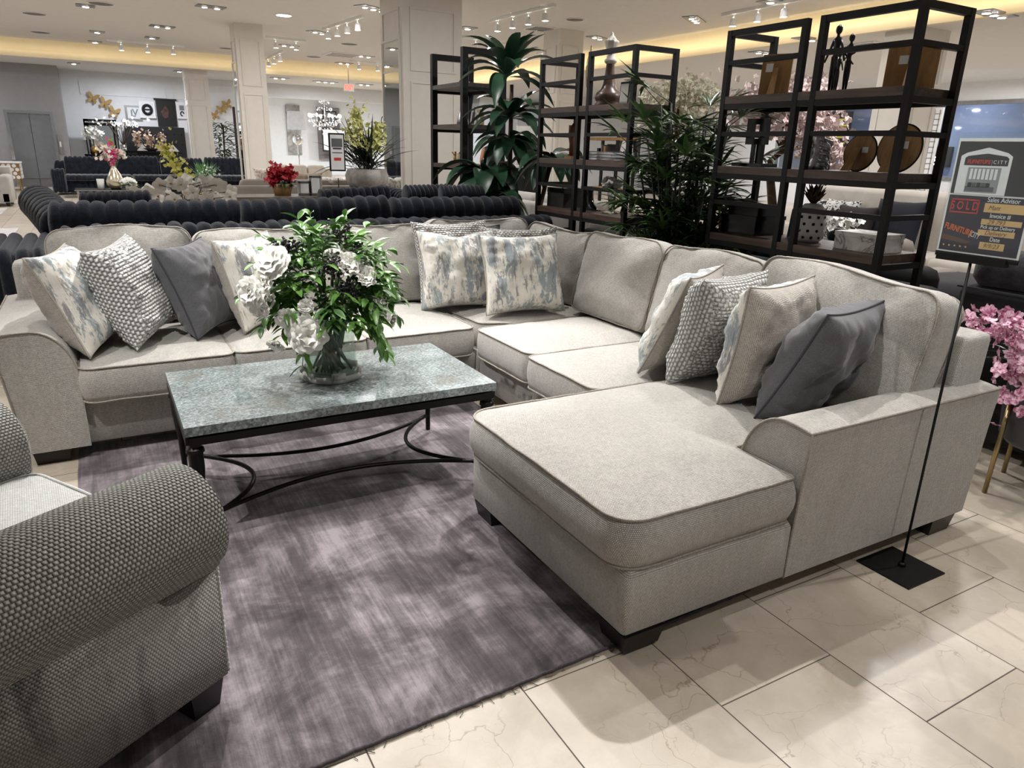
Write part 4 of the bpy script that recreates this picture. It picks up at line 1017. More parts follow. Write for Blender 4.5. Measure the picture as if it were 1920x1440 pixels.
# ================================================================ plants
M['dleaf'] = leaf_mat('broad_leaves', (22,50,34), (60,98,72), .36, 4)
M['bark'] = mottled('cane_bark', [(.3, (48,34,24)), (.7, (96,72,52))], 16, 5, .8)
M['pot'] = plain('dark_planter', (34,33,34), .5)
def pot(t, r, h, mat=None):
    MB().lathe([(0,0), (r*.8, 0), (r, h), (r*.93, h), (r*.9, h-.03), (0, h-.03)], 28, cap=False).build('pot', mat or M['pot'], t, ang=40)
    MB().lathe([(0, h-.035), (r*.9, h-.035), (r*.9, h-.025), (0, h-.02)], 20, cap=False).build('soil', plain('soil', (40,30,24), .9), t)
random.seed(12)
dp = thing('corn_plant', 'tall potted plant with broad arching dark leaves left of the chess queen shelving', 'plant', (3.52, 6.28, 0))
pot(dp, .2, .35)
def rosette(mb, c, n, L, W, up0=.9, up1=-.1, droop=1.2):
    for k in range(n):
        q = k*2.399+random.uniform(-.2,.2); e = up1+(up0-up1)*(1-k/n)
        mb.leaf(c, (math.cos(q), math.sin(q), e), (0,0,1), L*random.uniform(.8, 1.1), W*random.uniform(.85, 1.1), droop*random.uniform(.7, 1.2), 9, .18, wmax=.42)
tr = MB().tube([(0,0,.3), (.03,.02,.7), (.02,.05,1.1), (0,0,1.4), (0,.0,2.02)], [.035,.032,.028,.024,.018], 8).tube([(.02,0,.3), (-.12,-.1,.6), (-.2,-.05,1.2)], [.03,.026,.02], 8).tube([(0,0,.32), (.15,-.22,.62), (.25,-.35,1.36)], [.03,.026,.02], 8)
tr.build('cane', M['bark'], dp)
mb = MB(); rosette(mb, (-.05, 0, 2.08), 22, .56, .135, 3.2, .1, 1.6); rosette(mb, (0, 0, 1.72), 22, .52, .13, 1.8, .1, 1.5); rosette(mb, (0, 0, 1.55), 18, .46, .13, .7, -.3, 1.6)
rosette(mb, (-.22, .12, 1.22), 20, .56, .20, 1.3, -.5, 2.0); rosette(mb, (.25, -.35, 1.38), 15, .46, .15, .9, -.4, 1.8); rosette(mb, (-.2, -.05, 1.0), 16, .48, .19, .9, -.3, 1.8)
mb.build('leaves', M['dleaf'], dp)
# rhapis palm between the shelving sets
M['pleaf'] = leaf_mat('palm_leaves', (28,48,26), (84,112,62), .3, 5)
pp = thing('lady_palm', 'bushy lady palm with dark fingered leaves between the two black shelving sets', 'plant', (3.58, 3.88, 0))
pot(pp, .2, .35)
st_ = MB(); lf = MB()
for k in range(40):
    q = random.uniform(0, 6.28); r = random.uniform(.0, .12); h = random.uniform(.75, 1.80); lean = V((math.cos(q), math.sin(q), 0))*random.uniform(.03, .27)
    b = V((r*math.cos(q), r*math.sin(q), .3)); tp = b+lean+V((0,0,h-.3)); st_.tube([b, b.lerp(tp, .5)+V((0,0,.02)), tp], [.011,.009,.006], 6)
    for m_ in range(6):
        f = 1-.13*m_; c = b.lerp(tp, f); qq = q+m_*2.1+random.uniform(-.5,.5); d0 = V((math.cos(qq), math.sin(qq), random.uniform(.1, 1.1))).normalized()
        e = c+d0*random.uniform(.10, .2); st_.tube([c, e], .003, 4)
        for j in range(10):
            a = (j-4.5)*.28; sd = d0.cross(V((0,0,1))).normalized(); dd = (d0*math.cos(a)+sd*math.sin(a)+V((0,0,.1))).normalized()
            lf.leaf(e, dd, (0,0,1), random.uniform(.17, .27), random.uniform(.024, .034), random.uniform(.1, 1.0), 6, .2, wmax=.45)
st_.build('stems', plain('palm_canes', (40,44,30), .6, nz=.3), pp); lf.build('leaves', M['pleaf'], pp)
# pink blossom by the far right arm
M['pink'] = mottled('pink_petals', [(.38, (158,76,116)), (.47, (214,146,176)), (.56, (240,208,222))], 45, 3, .6, bump=0)
pk_ = thing('planter_stand', 'dark grey planter bowl on slim gold legs behind the chaise', 'planter', (3.60, 1.38, 0))
MB().lathe([(0,.24), (.17, .24), (.20, .27), (.215, .45), (.205, .62), (.195, .62), (.19, .56), (0, .56)], 32, cap=False, mod=lambda q, z: 1+.006*math.sin(q*40)).build('bowl', plain('ribbed_slate', (62,63,68), .5), pk_)
for k in range(4):
    q = PI/4+k*PI/2+.25; MB().tube([(.235*math.cos(q), .235*math.sin(q), 0), (.222*math.cos(q), .222*math.sin(q), .46)], .0105, 10).build('leg', M['brass'], pk_)
def blossom_cloud(parent, cs, n, mat, r=.03, sd=1, name='blossoms'):
    random.seed(sd); mb = MB()
    for k in range(n):
        c, s_ = random.choice(cs); p = V(c)+V((random.gauss(0, s_[0]), random.gauss(0, s_[1]), random.gauss(0, s_[2])))
        ax = V((random.uniform(-1,1), random.uniform(-1,.3), random.uniform(-.4,1))).normalized(); a0 = ax.orthogonal().normalized(); rr = r*random.uniform(.7, 1.25)
        for j in range(5):
            rad = Matrix.Rotation(2*PI*j/5+random.uniform(-.2,.2), 3, ax) @ a0
            petal(mb, p, rad+ax*random.uniform(.2,.9), rad, rr, rr*.9, .2, nu=2, nv=2)
    return mb.build(name, mat, parent)
pf = thing('pink_flower_arrangement', 'trailing pink orchid blossoms in the dark planter behind the chaise', 'flowers', (3.60, 1.38, .57))
blossom_cloud(pf, [((-.05, .12, .14), (.07, .08, .06)), ((-.08, .0, .16), (.08, .10, .05)), ((-.2, .10, .02), (.03, .05, .09)), ((-.1, .3, .17), (.06, .09, .035)), ((-.22, -.02, .06), (.03, .06, .06))], 300, M['pink'], .032, 3)
mb = MB(); random.seed(6)
for k in range(70):
    q = random.uniform(0, 6.28); mb.leaf((random.uniform(-.1,.1), random.uniform(-.1,.25), .02), (math.cos(q), math.sin(q), random.uniform(.4, 1.6)), (0,0,1), random.uniform(.12, .22), .014, .8, 5)
mb.build('greenery', M['pleaf'], pf)
# blossom trees beyond the shelves
def blossom_tree(name, label, x, y, trunk_top, cs, n, mat, r, sd, base=(0,0)):
    t = thing(name, label, 'tree', (x, y, 0)); pot(t, .22, .35)
    mb = MB().tube([(0,0,.3), (.05,.05,.9), (-.05,.1,1.4), trunk_top], [.05,.045,.035,.025], 8)
    for c, s_ in cs: mb.tube([trunk_top, V(trunk_top).lerp(V(c), .6)+V((0,0,.05)), c], [.02, .014, .006], 6)
    mb.build('trunk', M['bark'], t)
    blossom_cloud(t, cs, n, mat, r, sd); return t
M['ppale'] = mottled('pale_pink_blossom', [(.3, (222,194,190)), (.7, (244,232,228))], 12, 3, .7, bump=0)
M['wpale'] = mottled('cream_blossom', [(.3, (196,188,160)), (.7, (232,228,208))], 12, 3, .7, bump=0)
b = onx(1485, 160, 5.6)
blossom_tree('blossom_tree', 'pale pink blossom tree behind the right shelving unit', 5.6, b.y, (0, 0, 1.5), [((-.1, .28, 1.88), (.14,.13,.09)), ((0, 0, 2.0), (.14,.16,.08)), ((0, -.28, 1.72), (.14,.13,.11)), ((.1, -.38, 1.5), (.1,.09,.09)), ((0, .05, 1.8), (.14,.18,.09))], 1500, M['ppale'], .030, 5)
b = onx(1275, 170, 6.2)
blossom_tree('blossom_tree', 'cream blossom tree behind the palm', 6.2, b.y, (0, 0, 1.6), [((-.1, .35, 1.95), (.15,.18,.09)), ((0, 0, 2.15), (.15,.16,.09)), ((0, -.3, 2.05), (.15,.15,.09)), ((.1, .1, 1.85), (.15,.2,.07))], 1200, M['wpale'], .032, 6)
# ================================================================ ribbed plush seating
M['plush'] = plush('midnight_plush', (14,16,22), (42,46,57))
def rib(name, prof, p0, p1, n, parent, mat, xdir=None, amp=.10, seg=8, bow=0, taper=0):
    # closed cross-section prof [(a, z)] swept from p0 to p1 with n rounded ribs; a runs sideways of the sweep
    p0 = V(p0); p1 = V(p1); d = (p1-p0); L = d.length; d.normalize(); sd = V(xdir) if xdir else V((d.y, -d.x, 0)).normalized(); upz = sd.cross(d); upz = upz if upz.z > 0 else -upz
    cx = sum(a for a, z in prof)/len(prof); cz = sum(z for a, z in prof)/len(prof); k = len(prof); N = n*seg; vs = []
    for i in range(N+1):
        t = i/N; s_ = 1-amp*(1-abs(math.sin(PI*t*n))**.45)
        e = min(t, 1-t)*n
        if e < .5: s_ *= .62+.38*math.sqrt(max(0, 1-(1-e*2)**2))
        c = p0.lerp(p1, t)
        for a, z in prof:
            w = 1+.03*noise.noise(V((t*n*.9, a*6, z*6)))
            vs.append(c+sd*(cx+(a-cx)*s_*w)+upz*(cz+(z-cz)*s_*w+bow*math.sin(PI*t)))
    fs = [(i*k+j, i*k+(j+1) % k, (i+1)*k+(j+1) % k, (i+1)*k+j) for i in range(N) for j in range(k)]
    fs += [tuple(range(k))[::-1], tuple(N*k+j for j in range(k))]
    return MB().add(vs, fs).build(name, mat, parent)
def rrect(a0, z0, a1, z1, r, n=5):
    out = []
    for cx, cz, q0 in ((a1-r, z0+r, -PI/2), (a1-r, z1-r, 0), (a0+r, z1-r, PI/2), (a0+r, z0+r, PI)):
        out += [(cx+r*math.cos(q0+PI/2*i/n), cz+r*math.sin(q0+PI/2*i/n)) for i in range(n+1)]
    return out
PLM = M['plush']
bs = thing('ribbed_sectional', 'large midnight ribbed plush sectional with its back to the light grey sofa', 'sofa', (0, 0, 0))
Y0 = 5.28
rib('back_frame', rrect(-.02, .05, .24, .915, .08), (-.25, Y0+.22, 0), (3.42, Y0+.22, 0), 40, bs, PLM, xdir=(0,-1,0), amp=.07)
rib('base', rrect(-.6, .05, .35, .45, .08), (-.25, Y0+.75, 0), (3.3, Y0+.75, 0), 24, bs, PLM, xdir=(0,-1,0), amp=.05)
rib('arm', rrect(-.8, .05, .22, .80, .08), (-.66, Y0+.12, 0), (-.30, Y0+.12, 0), 4, bs, PLM, xdir=(0,-1,0), amp=.10)
rib('back_cushion', rrect(-.12, .50, .12, 1.04, .11), (-.30, Y0+.50, 0), (1.02, Y0+.50, 0), 15, bs, PLM, xdir=(0,-1,0), amp=.08)
rib('back_cushion', rrect(-.13, .50, .13, 1.045, .12), (.92, Y0+.44, 0), (2.10, Y0+.46, .02), 12, bs, PLM, xdir=(0,-1,0), amp=.11)
rib('back_cushion', rrect(-.13, .50, .13, 1.05, .12), (2.08, Y0+.46, 0), (3.30, Y0+.46, 0), 13, bs, PLM, xdir=(0,-1,0), amp=.10)
rib('seat_cushion', rrect(-.5, .44, .1, .60, .07), (-.28, Y0+.9, 0), (1.1, Y0+.9, 0), 14, bs, PLM, xdir=(0,-1,0), amp=.15)
rib('seat_cushion', rrect(-.5, .44, .1, .60, .07), (1.1, Y0+.9, 0), (2.6, Y0+.9, 0), 14, bs, PLM, xdir=(0,-1,0), amp=.15)
def plush_pillow(label, B, U, Sd, w=.5, h=.5):
    root = thing('plush_pillow', label, 'pillow', mw=frame_mat(B, Sd, U)); n = 10
    rib('cover', [(h*(.5+.5*math.cos(q*PI/10)*(1-.08*abs(math.sin(q*PI/5)))), .085*math.sin(q*PI/10)) for q in range(20)], (0, 0, 0), (w, 0, 0), n, root, PLM, xdir=(0,1,0), amp=.22)
    return root
def rollpillow(label, p0, p1, r, n):
    root = thing('plush_bolster', label, 'pillow', (V(p0)+V(p1))/2); c = V(root.location)
    rib('cover', [(r*math.cos(q*PI/9), r*1.0*math.sin(q*PI/9)) for q in range(18)], V(p0)-c, V(p1)-c, n, root, PLM, amp=.16); return root
q = ony(60, 395, 6.1)
root = rollpillow('ribbed midnight bolster slumped over the far left arm of the ribbed sectional', ony(72, 378, 7.3), ony(122, 428, 6.1), .15, 9)
rollpillow('ribbed midnight roll lying along the left end of the ribbed sectional back', ony(150, 383, 6.3), ony(285, 378, 6.3), .09, 9)
# side wing
a = ony(712, 350, 9.6); b = ony(800, 350, 8.0)
rib('wing_back', rrect(-.12, .1, .14, .95, .1), (a.x, 9.6, 0), (b.x, 8.0, -.06), 18, bs, PLM, amp=.13)
a = ony(604, 385, 8.9); b = ony(700, 372, 8.9)
rib('wing_back', rrect(-.12, .1, .14, .93, .1), (a.x, 8.9, 0), (b.x+.25, 8.9, .05), 11, bs, PLM, xdir=(0,-1,0), amp=.15)
plush_pillow('left of two small ribbed midnight pillows standing behind the ribbed sectional back', ony(760, 390, 6.15), (.02,.1,1), (1,.1,.02), .45, .20)
plush_pillow('right of two small ribbed midnight pillows standing behind the ribbed sectional back', ony(825, 390, 6.05), (.02,.1,1), (1,-.1,.02), .42, .20)
# second ribbed sectional, facing the camera
b2 = thing('ribbed_sectional', 'distant black ribbed sectional facing the camera below the butterflies', 'sofa', (0, 0, 0))
x0 = -.95; yb = 22.6
rib('base', rrect(-.9, .05, .1, .42, .08), (x0+.1, yb, 0), (4.9, yb, 0), 40, b2, PLM, xdir=(0,-1,0), amp=.06)
rib('back_frame', rrect(-.2, .1, .1, .86, .1), (x0+.1, yb+.3, 0), (4.9, yb+.3, 0), 36, b2, PLM, xdir=(0,-1,0), amp=.08)
for k in range(2): rib('arm', rrect(-.9+.0, .05, .15, .66, .1), ((x0, 4.8)[k], yb-.1, 0), ((x0+.35, 5.15)[k], yb-.1, 0), 3, b2, PLM, xdir=(0,-1,0), amp=.1)
for k in range(4): rib('back_cushion', rrect(-.12, .45, .14, .98+.03*(k % 2), .12), (x0+.35+k*1.12, yb-.15, 0), (x0+1.43+k*1.12, yb-.15, 0), 10, b2, PLM, xdir=(0,-1,0), amp=.14)
for k in range(3): rib('seat_cushion', rrect(-.1, .42, .75, .56, .06), (x0+.35+k*1.5, yb-.75, 0), (x0+1.84+k*1.5, yb-.75, 0), 12, b2, PLM, xdir=(0,-1,0), amp=.1)
# ================================================================ mid ground
def simple_sofa(name, label, x0, y0, x1, y1, hb, face, mat, group=None, nc=3, arm=.22, seat=.44, foot=True, cush=True):
    # face '-y','+y','-x' : the way a sitter looks
    w, d = (x1-x0, y1-y0) if 'y' in face else (y1-y0, x1-x0)
    t = thing(name, label, 'sofa', ((x0+x1)/2, (y0+y1)/2, 0), {'-y': 0, '+y': PI, '-x': -PI/2, '+x': PI/2}[face])
    def rb(nm, *a, r=.04, p=t):
        pl = rounded_poly(rect(a[0], a[1], a[3], a[4]), r, .2); k = len(pl); nmv = onorm(pl)
        rows = [[V((p_.x+n_.x*o, p_.y+n_.y*o, z)) for p_, n_ in zip(pl, nmv)] for z, o in ((a[2], -.01), (a[2]+.02, 0), (a[5]-r, 0), (a[5]-r*.3, -r*.3), (a[5], -r))]
        vs = sum(rows, []); fs = [(i*k+j, i*k+(j+1) % k, (i+1)*k+(j+1) % k, (i+1)*k+j) for i in range(4) for j in range(k)]+[tuple(range(k))[::-1], tuple(4*k+j for j in range(k))]
        return MB().add(vs, fs).build(nm, mat, p, ang=60)
    rb('base', -w/2+.02, -d/2, .08, w/2-.02, d/2-.05, .30)
    rb('back_frame', -w/2, d/2-.2, .08, w/2, d/2, hb-.08)
    for s_ in (-1, 1): rb('arm', min(s_*w/2, s_*(w/2-arm)), -d/2, .08, max(s_*w/2, s_*(w/2-arm)), d/2-.02, .64, r=.06)
    iw = (w-2*arm)/nc
    for k in range(nc):
        xa = -w/2+arm+k*iw; rb('seat_cushion', xa+.004, -d/2-.02, .30, xa+iw-.004, d/2-.2, seat+.03, r=.05)
        if cush: rb('back_cushion', xa+.006, d/2-.42, seat+.03, xa+iw-.006, d/2-.2, hb, r=.07)
    for sx_ in (-1, 1):
        for sy_ in (-1, 1): MB().frustum(sx_*(w/2-.1)-.04, sy_*(d/2-.1)-.04, 0, sx_*(w/2-.1)+.04, sy_*(d/2-.1)+.04, .082, .01).build('foot', M['black_foot'], t, smooth=False)
    return t
M['taupe_velvet'] = plain('taupe_velvet', (138,128,118), .7, nz=.15, nscale=3); M['cream_fab'] = plain('cream_fabric', (196,188,176), .9, nz=.08); M['pattern_fab'] = mottled('patterned_linen', [(.35, (120,112,102)), (.5, (186,178,168)), (.7, (214,208,198))], 16, 5, .9)
M['light_grey_fab'] = plain('light_grey_fabric', (176,172,166), .9)
# grey leather sofa end at the far left, rug, side table
bg = at(27, 387, 0)
simple_sofa('loveseat', 'pale grey sofa end cut off by the left edge of the picture', bg.x-2.2, bg.y-.05, bg.x, bg.y+.95, .88, '-y', M['light_grey_fab'])
def flat_rug(label, x0, y0, x1, y1, mat):
    t = thing('area_rug', label, 'rug', ((x0+x1)/2, (y0+y1)/2, 0)); a, b_ = (x1-x0)/2, (y1-y0)/2
    MB().box(-a, -b_, .001, a, b_, .010).build('pile', mat, t, smooth=False); return t
M['pale_rug'] = mottled('pale_rug', [(.3, (176,170,170)), (.7, (214,210,208))], 6, 6, .9)
c1 = at(36, 428, 0); flat_rug('pale grey shaggy rug at the left edge behind the ribbed sectional', c1.x-2.5, c1.y-3.8, c1.x, c1.y, M['pale_rug'])
c2 = at(16, 390, 0); flat_rug('narrow pale rug in front of the grey sofa end at the left edge', c2.x-2.6, c2.y-1.6, c2.x, c2.y-.1, M['pale_rug'])
st = thing('side_table', 'square side table with white hexagon lattice sides on gold legs near the lift', 'side table', (-2.12, 24.6, 0))
MB().box(-.42, -.42, .30, .42, .42, .72).build('body', M['mdf'], st, smooth=False)
mb = MB()
for r_ in range(4):
    for k in range(7):
        x = -.36+k*.12+(r_ % 2)*.06; z = .36+r_*.1
        if x > .4: continue
        for fx in (0, 1):
            ring_ = [V((x+.052*math.cos(PI/6+PI/3*j), -.425, z+.052*math.sin(PI/6+PI/3*j))) for j in range(6)] if not fx else [V((.425, x+.052*math.cos(PI/6+PI/3*j), z+.052*math.sin(PI/6+PI/3*j))) for j in range(6)]
            mb.add(ring_, [tuple(range(6))])
mb.build('lattice', M['white_matte'], st, smooth=False, solid=.006); MB().box(-.44, -.44, .72, .44, .44, .75).build('top', M['white_matte'], st, smooth=False)
for a in (-1, 1):
    for b_ in (-1, 1): MB().box(a*.36-.02, b_*.36-.02, 0, a*.36+.02, b_*.36+.02, .30).build('leg', M['brass'], st, smooth=False)
MB().box(-.36, -.38, .02, .36, -.34, .05).build('foot_rail', M['brass'], st, smooth=False)
pn = thing('dark_palm', 'dark green bushy potted palm at the left edge beside the lift', 'plant', (-2.9, 23.6, 0)); pot(pn, .2, .35)
mb = MB(); random.seed(31)
for k in range(80):
    q = random.uniform(0, 6.28); z = random.uniform(.7, 1.9); mb.leaf((.1*math.cos(q), .1*math.sin(q), z), (math.cos(q), math.sin(q), .5), (0,0,1), random.uniform(.5, .75), .10, 1.3, 5)
mb.build('leaves', M['dleaf'], pn); MB().tube([(0,0,.3), (0,0,1.9)], .03, 6).build('stem', M['bark'], pn)
ss = thing('sale_tag', 'small white price sign on a stand before the dark palm, left edge', 'sign', (-2.42, 22.2, 0))
MB().box(-.15, -.1, 0, .15, .1, .01).tube([(0,0,0), (0,0,1.1)], .01, 6).build('stand', M['black_steel'], ss); cc = MB().box(-.14, -.01, 1.1, .14, .01, 1.5).build('card', M['label'], ss, smooth=False)
MB().box(-.1, -.013, 1.33, .1, -.011, 1.42).build('printed_sofa', M['black'], cc, smooth=False)
# glass coffee table with candle, gold vase, posy
c3 = at(140, 356, .45); c4 = at(295, 356, .45)
gt = thing('coffee_table', 'low black coffee table with chrome edges in front of the distant ribbed sectional', 'table', ((c3.x+c4.x)/2, c3.y+.35, 0)); hw = (c4.x-c3.x)/2
MB().box(-hw, -.35, .42, hw, .35, .45).build('table_top', M['gloss_black'], gt, smooth=False); MB().box(-hw-.004, -.356, .425, hw+.004, -.350, .445).box(-hw, -.35, .34, hw, -.33, .36).build('chrome_edge', M['chrome'], gt, smooth=False)
for a in (-1, 1):
    for b_ in (-1, 1): MB().box(a*(hw-.05)-.02, b_*.3-.02, 0, a*(hw-.05)+.02, b_*.3+.02, .42).build('leg', M['chrome'], gt, smooth=False)
def ontab(px, y): return ony(px, 345, y).x
ty2 = c3.y+.2
cj = thing('candle_jar', 'white jar candle on the distant black coffee table', 'candle', (ontab(189, ty2), ty2, .451))
MB().lathe([(0,0), (.06,0), (.07,.20), (.06,.20), (.055,.15), (0,.15)], 20, cap=False).build('jar', M['label'], cj)
gv = thing('gold_vase', 'hammered gold bottle vase on the distant black coffee table', 'vase', (ontab(217, ty2), ty2, .451))
MB().lathe([(0,0), (.09,0), (.16,.08), (.17,.16), (.11,.30), (.05,.42), (.045,.50), (.06,.53)], 28, cap=False, mod=lambda q, z: 1+.02*math.sin(q*12)*math.sin(z*60)).build('body', plain('hammered_gold', (204,194,170), .25, .8), gv)
fa = thing('pink_cream_flowers', 'pink and cream flowers in the gold bottle vase', 'flowers', (ontab(217, ty2), ty2, .96))
blossom_cloud(fa, [((0,0,.20), (.12,.08,.06)), ((.1,0,.16), (.09,.08,.05)), ((-.08,0,.13), (.09,.08,.04))], 110, plain('cream_petals', (236,222,208), .6), .04, 11)
blossom_cloud(fa, [((0,-.12,.16), (.05,.03,.12))], 40, plain('magenta_petals', (196,60,116), .6), .04, 12, 'pink_spike')
mb = MB()
for k in range(10): mb.tube([(0,0,-.2), (.15*math.cos(k), .1*math.sin(k), .15)], .006, 4)
mb.build('stems', M['stem'], fa)
po = thing('white_rose_posy', 'small white rose posy on the right end of the distant black coffee table', 'flowers', (ontab(241, ty2-.2), ty2-.3, .451)); random.seed(9)
MB().lathe([(0,0), (.06,0), (.08,.08), (.07,.1)], 16, cap=False).build('pot', M['asilver'], po)
for k in range(5): peony((.09*math.cos(k*1.4), .07*math.sin(k*1.4), .16+.03*(k % 2)), (math.cos(k*1.4)*.4, -.6, .5), .085, po, M['petal'], .8, 'rose', 3)
mb = MB()
for k in range(40): q = random.uniform(0, 6.28); mb.leaf((0,0,.08), (math.cos(q), math.sin(q), random.uniform(.2, 1)), (0,0,1), .2, .05, .6, 4)
mb.build('leaves', leaf_mat('dusty_leaves', (100,118,90), (168,182,150)), po)
# orchid clump right behind the ribbed sectional
lt = thing('console_table', 'low white table carrying the cream orchids behind the ribbed sectional', 'table', (.75, 8.35, 0))
MB().box(-.55, -.35, .40, .55, .35, .45).build('table_top', M['white_matte'], lt, smooth=False)
for a in (-1, 1):
    for b_ in (-1, 1): MB().box(a*.48-.03, b_*.28-.03, 0, a*.48+.03, b_*.28+.03, .40).build('leg', M['white_matte'], lt, smooth=False)
orc = thing('orchid_arrangement', 'wide clump of cream orchids rising behind the ribbed sectional', 'flowers', (.78, 8.3, .451)); random.seed(44)
MB().lathe([(0,0), (.10,0), (.13,.16), (.11,.16), (.1,.12), (0,.12)], 20, cap=False).build('pot', M['white_matte'], orc)
opt = plain('orchid_petals', (232,227,218), .55, nz=.04); sm_ = MB(); cm = MB()
for k in range(46):
    mb = MB()
    c = V((random.uniform(-.50, .50), random.uniform(-.15, .15), random.uniform(.32, .62))); c.z -= .25*abs(c.x)**1.5
    sm_.tube([(0,0,.1), (c.x*.5, c.y*.5, c.z*.95), c], .005, 5); ax = V((random.uniform(-.7,.7), -1, random.uniform(-.2,.5))).normalized(); a0 = ax.orthogonal().normalized()
    for j in range(5):
        rad = Matrix.Rotation(2*PI*j/5+.3, 3, ax) @ a0; petal(mb, c, rad+ax*.15, rad, .078, .072, .1, nu=3, nv=3)
    cm.ball(c+ax*.015, .012, 6, 4); mb.build('orchid_bloom', opt, orc)
sm_.build('stems', plain('orchid_stems', (70,66,50), .6), orc); cm.build('flower_centres', plain('orchid_throat', (150,120,80), .6), orc)
# tall yellow flower and green grass plants
yf = thing('yellow_orchid_spray', 'tall yellow orchid spray standing behind the cream orchids', 'flowers', (ony(345, 350, 12).x, 12, .0)); random.seed(17)
MB().lathe([(0,0), (.12,0), (.14,.5), (.10,.52), (0,.5)], 20, cap=False).build('pot', M['gloss_black'], yf)
blossom_cloud(yf, [((-.16,0,1.28), (.06,.05,.08)), ((-.08,0,1.08), (.06,.05,.08)), ((.02,0,.92), (.07,.05,.07)), ((.10,0,.78), (.06,.05,.05))], 220, plain('yellow_petals', (196,190,96), .6), .034, 18)
MB().tube([(0,0,.45), (.05,0,.8), (-.16,0,1.3)], .01, 5).build('stem', M['stem'], yf)
gg = thing('green_grass_pot', 'fluffy light green grass plant with tiny white flowers behind the cream orchids', 'plant', (ony(385, 330, 12.5).x, 12.5, 0))
MB().lathe([(0,0), (.16,0), (.18,.82), (.14,.84), (0,.82)], 20, cap=False).build('pot', M['gloss_black'], gg)
mb = MB()
for k in range(170): q = random.uniform(0, 6.28); e = random.uniform(.3, 4); mb.leaf((random.gauss(0,.03), random.gauss(0,.03), .84), (math.cos(q), math.sin(q), e), (0,0,1), random.uniform(.18, .36), .014, .4, 4)
mb.build('blades', leaf_mat('grass_green', (74,130,70), (140,196,130)), gg); blossom_cloud(gg, [((0,-.1,1.0), (.12,.05,.05))], 40, M['petal'], .02, 19, 'white_flowers')
# wood console with red flowers and zigzag frames
ct = thing('console_table', 'weathered wood table carrying the red flowers and zigzag frames', 'table', (2.0, 9.75, 0))
MB().box(-.75, -.3, .74, .75, .3, .80).build('table_top', wood('weathered_oak', (84,74,64), (136,124,110), 0, .6), ct, smooth=False)
for a in (-1, 1):
    for b_ in (-1, 1): MB().box(a*.68-.03, b_*.24-.03, 0, a*.68+.03, b_*.24+.03, .74).build('leg', M['black_steel'], ct, smooth=False)
bx = ony(530, 360, 9.7).x
wb = thing('woven_basket', 'small brown woven basket under the red flowers', 'basket', (bx, 9.7, .801)); 
MB().lathe([(0,0), (.10,0), (.12,.10), (.125,.15), (.115,.15), (.11,.12), (0,.12)], 28, cap=False, mod=lambda q, z: 1+.02*math.sin(q*14+z*200)).build('body', M['mdf'], wb)
rf = thing('red_flowers', 'ball of crimson flowers in the woven basket', 'flowers', (bx, 9.7, .93)); blossom_cloud(rf, [((-.1,0,.12), (.045,.05,.05)), ((.08,0,.13), (.045,.05,.05)), ((0,-.03,.16), (.06,.05,.045))], 240, plain('crimson_petals', (168,18,40), .6), .035, 23)
mb = MB()
for k in range(30): q = random.uniform(0, 6.28); mb.leaf((0,0,.03), (math.cos(q), math.sin(q), random.uniform(-.1,.4)), (0,0,1), .18, .05, .6, 4)
mb.build('leaves', M['dleaf'], rf)
def zigzag(label, px, w, h):
    t = thing('photo_frame', label, 'picture frame', (ony(px, 350, 9.6).x, 9.6, .801), 0); MB().box(-w/2, 0, .001, w/2, .02, h).build('frame', M['white_matte'], t, smooth=False)
    mb = MB(); b_ = .035; n = 12
    for (xa, za, xb, zb) in ((-w/2+.008, b_*.5, w/2-.008, b_*.5), (-w/2+.008, h-b_*.5, w/2-.008, h-b_*.5)):
        for o in (-.008, .008): mb.tube([(xa+(xb-xa)*i/n, -.002, za+o+.006*(-1)**i) for i in range(n+1)], .0045, 4)
    for x in (-w/2+b_*.5, w/2-b_*.5):
        for o in (-.008, .008): mb.tube([(x+o+.006*(-1)**i, -.002, .01+(h-.02)*i/n) for i in range(n+1)], .0025, 4)
    mb.build('zigzag_pattern', M['black'], t); MB().box(-w/2+b_, -.003, b_, w/2-b_, 0, h-b_).build('photo', M['label'], t, smooth=False)
zigzag('shorter black and white zigzag photo frame beside the red flowers', 571, .17, .19); zigzag('taller black and white zigzag photo frame beside the red flowers', 592, .17, .26)
# pale sofas in the middle distance
simple_sofa('sofa', 'taupe velvet sofa back with cream patterned cushions behind the red flowers', ony(425, 350, 11.2).x, 11.2, ony(700, 350, 11.2).x+.3, 12.2, .92, '+y', M['taupe_velvet'])
def fill_pillow(label, x, y, z, w, h, mat, rz=0, seed=0):
    c, s_ = math.cos(rz), math.sin(rz)
    return pillow('throw_pillow', label, (x-w/2*c, y-w/2*s_, z), (0, .18, 1), (c, s_, 0), w, h, .16, (mat, mat), seed, n=14)
M['fur'] = plush('beige_fur', (128,112,92), (184,168,146)); M['chevron'] = mottled('tan_chevron', [(.4, (170,140,124)), (.55, (222,212,204))], 40, 2, .9)
fill_pillow('tan chevron pillow standing on the cream sofa by the column', ony(508, 330, 13).x, 13, .62, .55, .42, M['chevron'], seed=51)
fill_pillow('beige fur pillow on the cream sofa behind the red flowers', ony(575, 330, 12.9).x, 12.9, .56, .6, .42, M['fur'], seed=52)
simple_sofa('sofa', 'cream sofa seen over the red flowers, with fur pillow', ony(470, 330, 13.3).x, 12.6, ony(735, 330, 13.3).x, 13.6, .88, '-y', M['pattern_fab'])
simple_sofa('sofa', 'white tufted sofa further back between the cream column and the orchid planter', ony(500, 310, 17.5).x, 17.5, ony(640, 310, 17.5).x, 18.5, .95, '-y', M['cream_fab'])
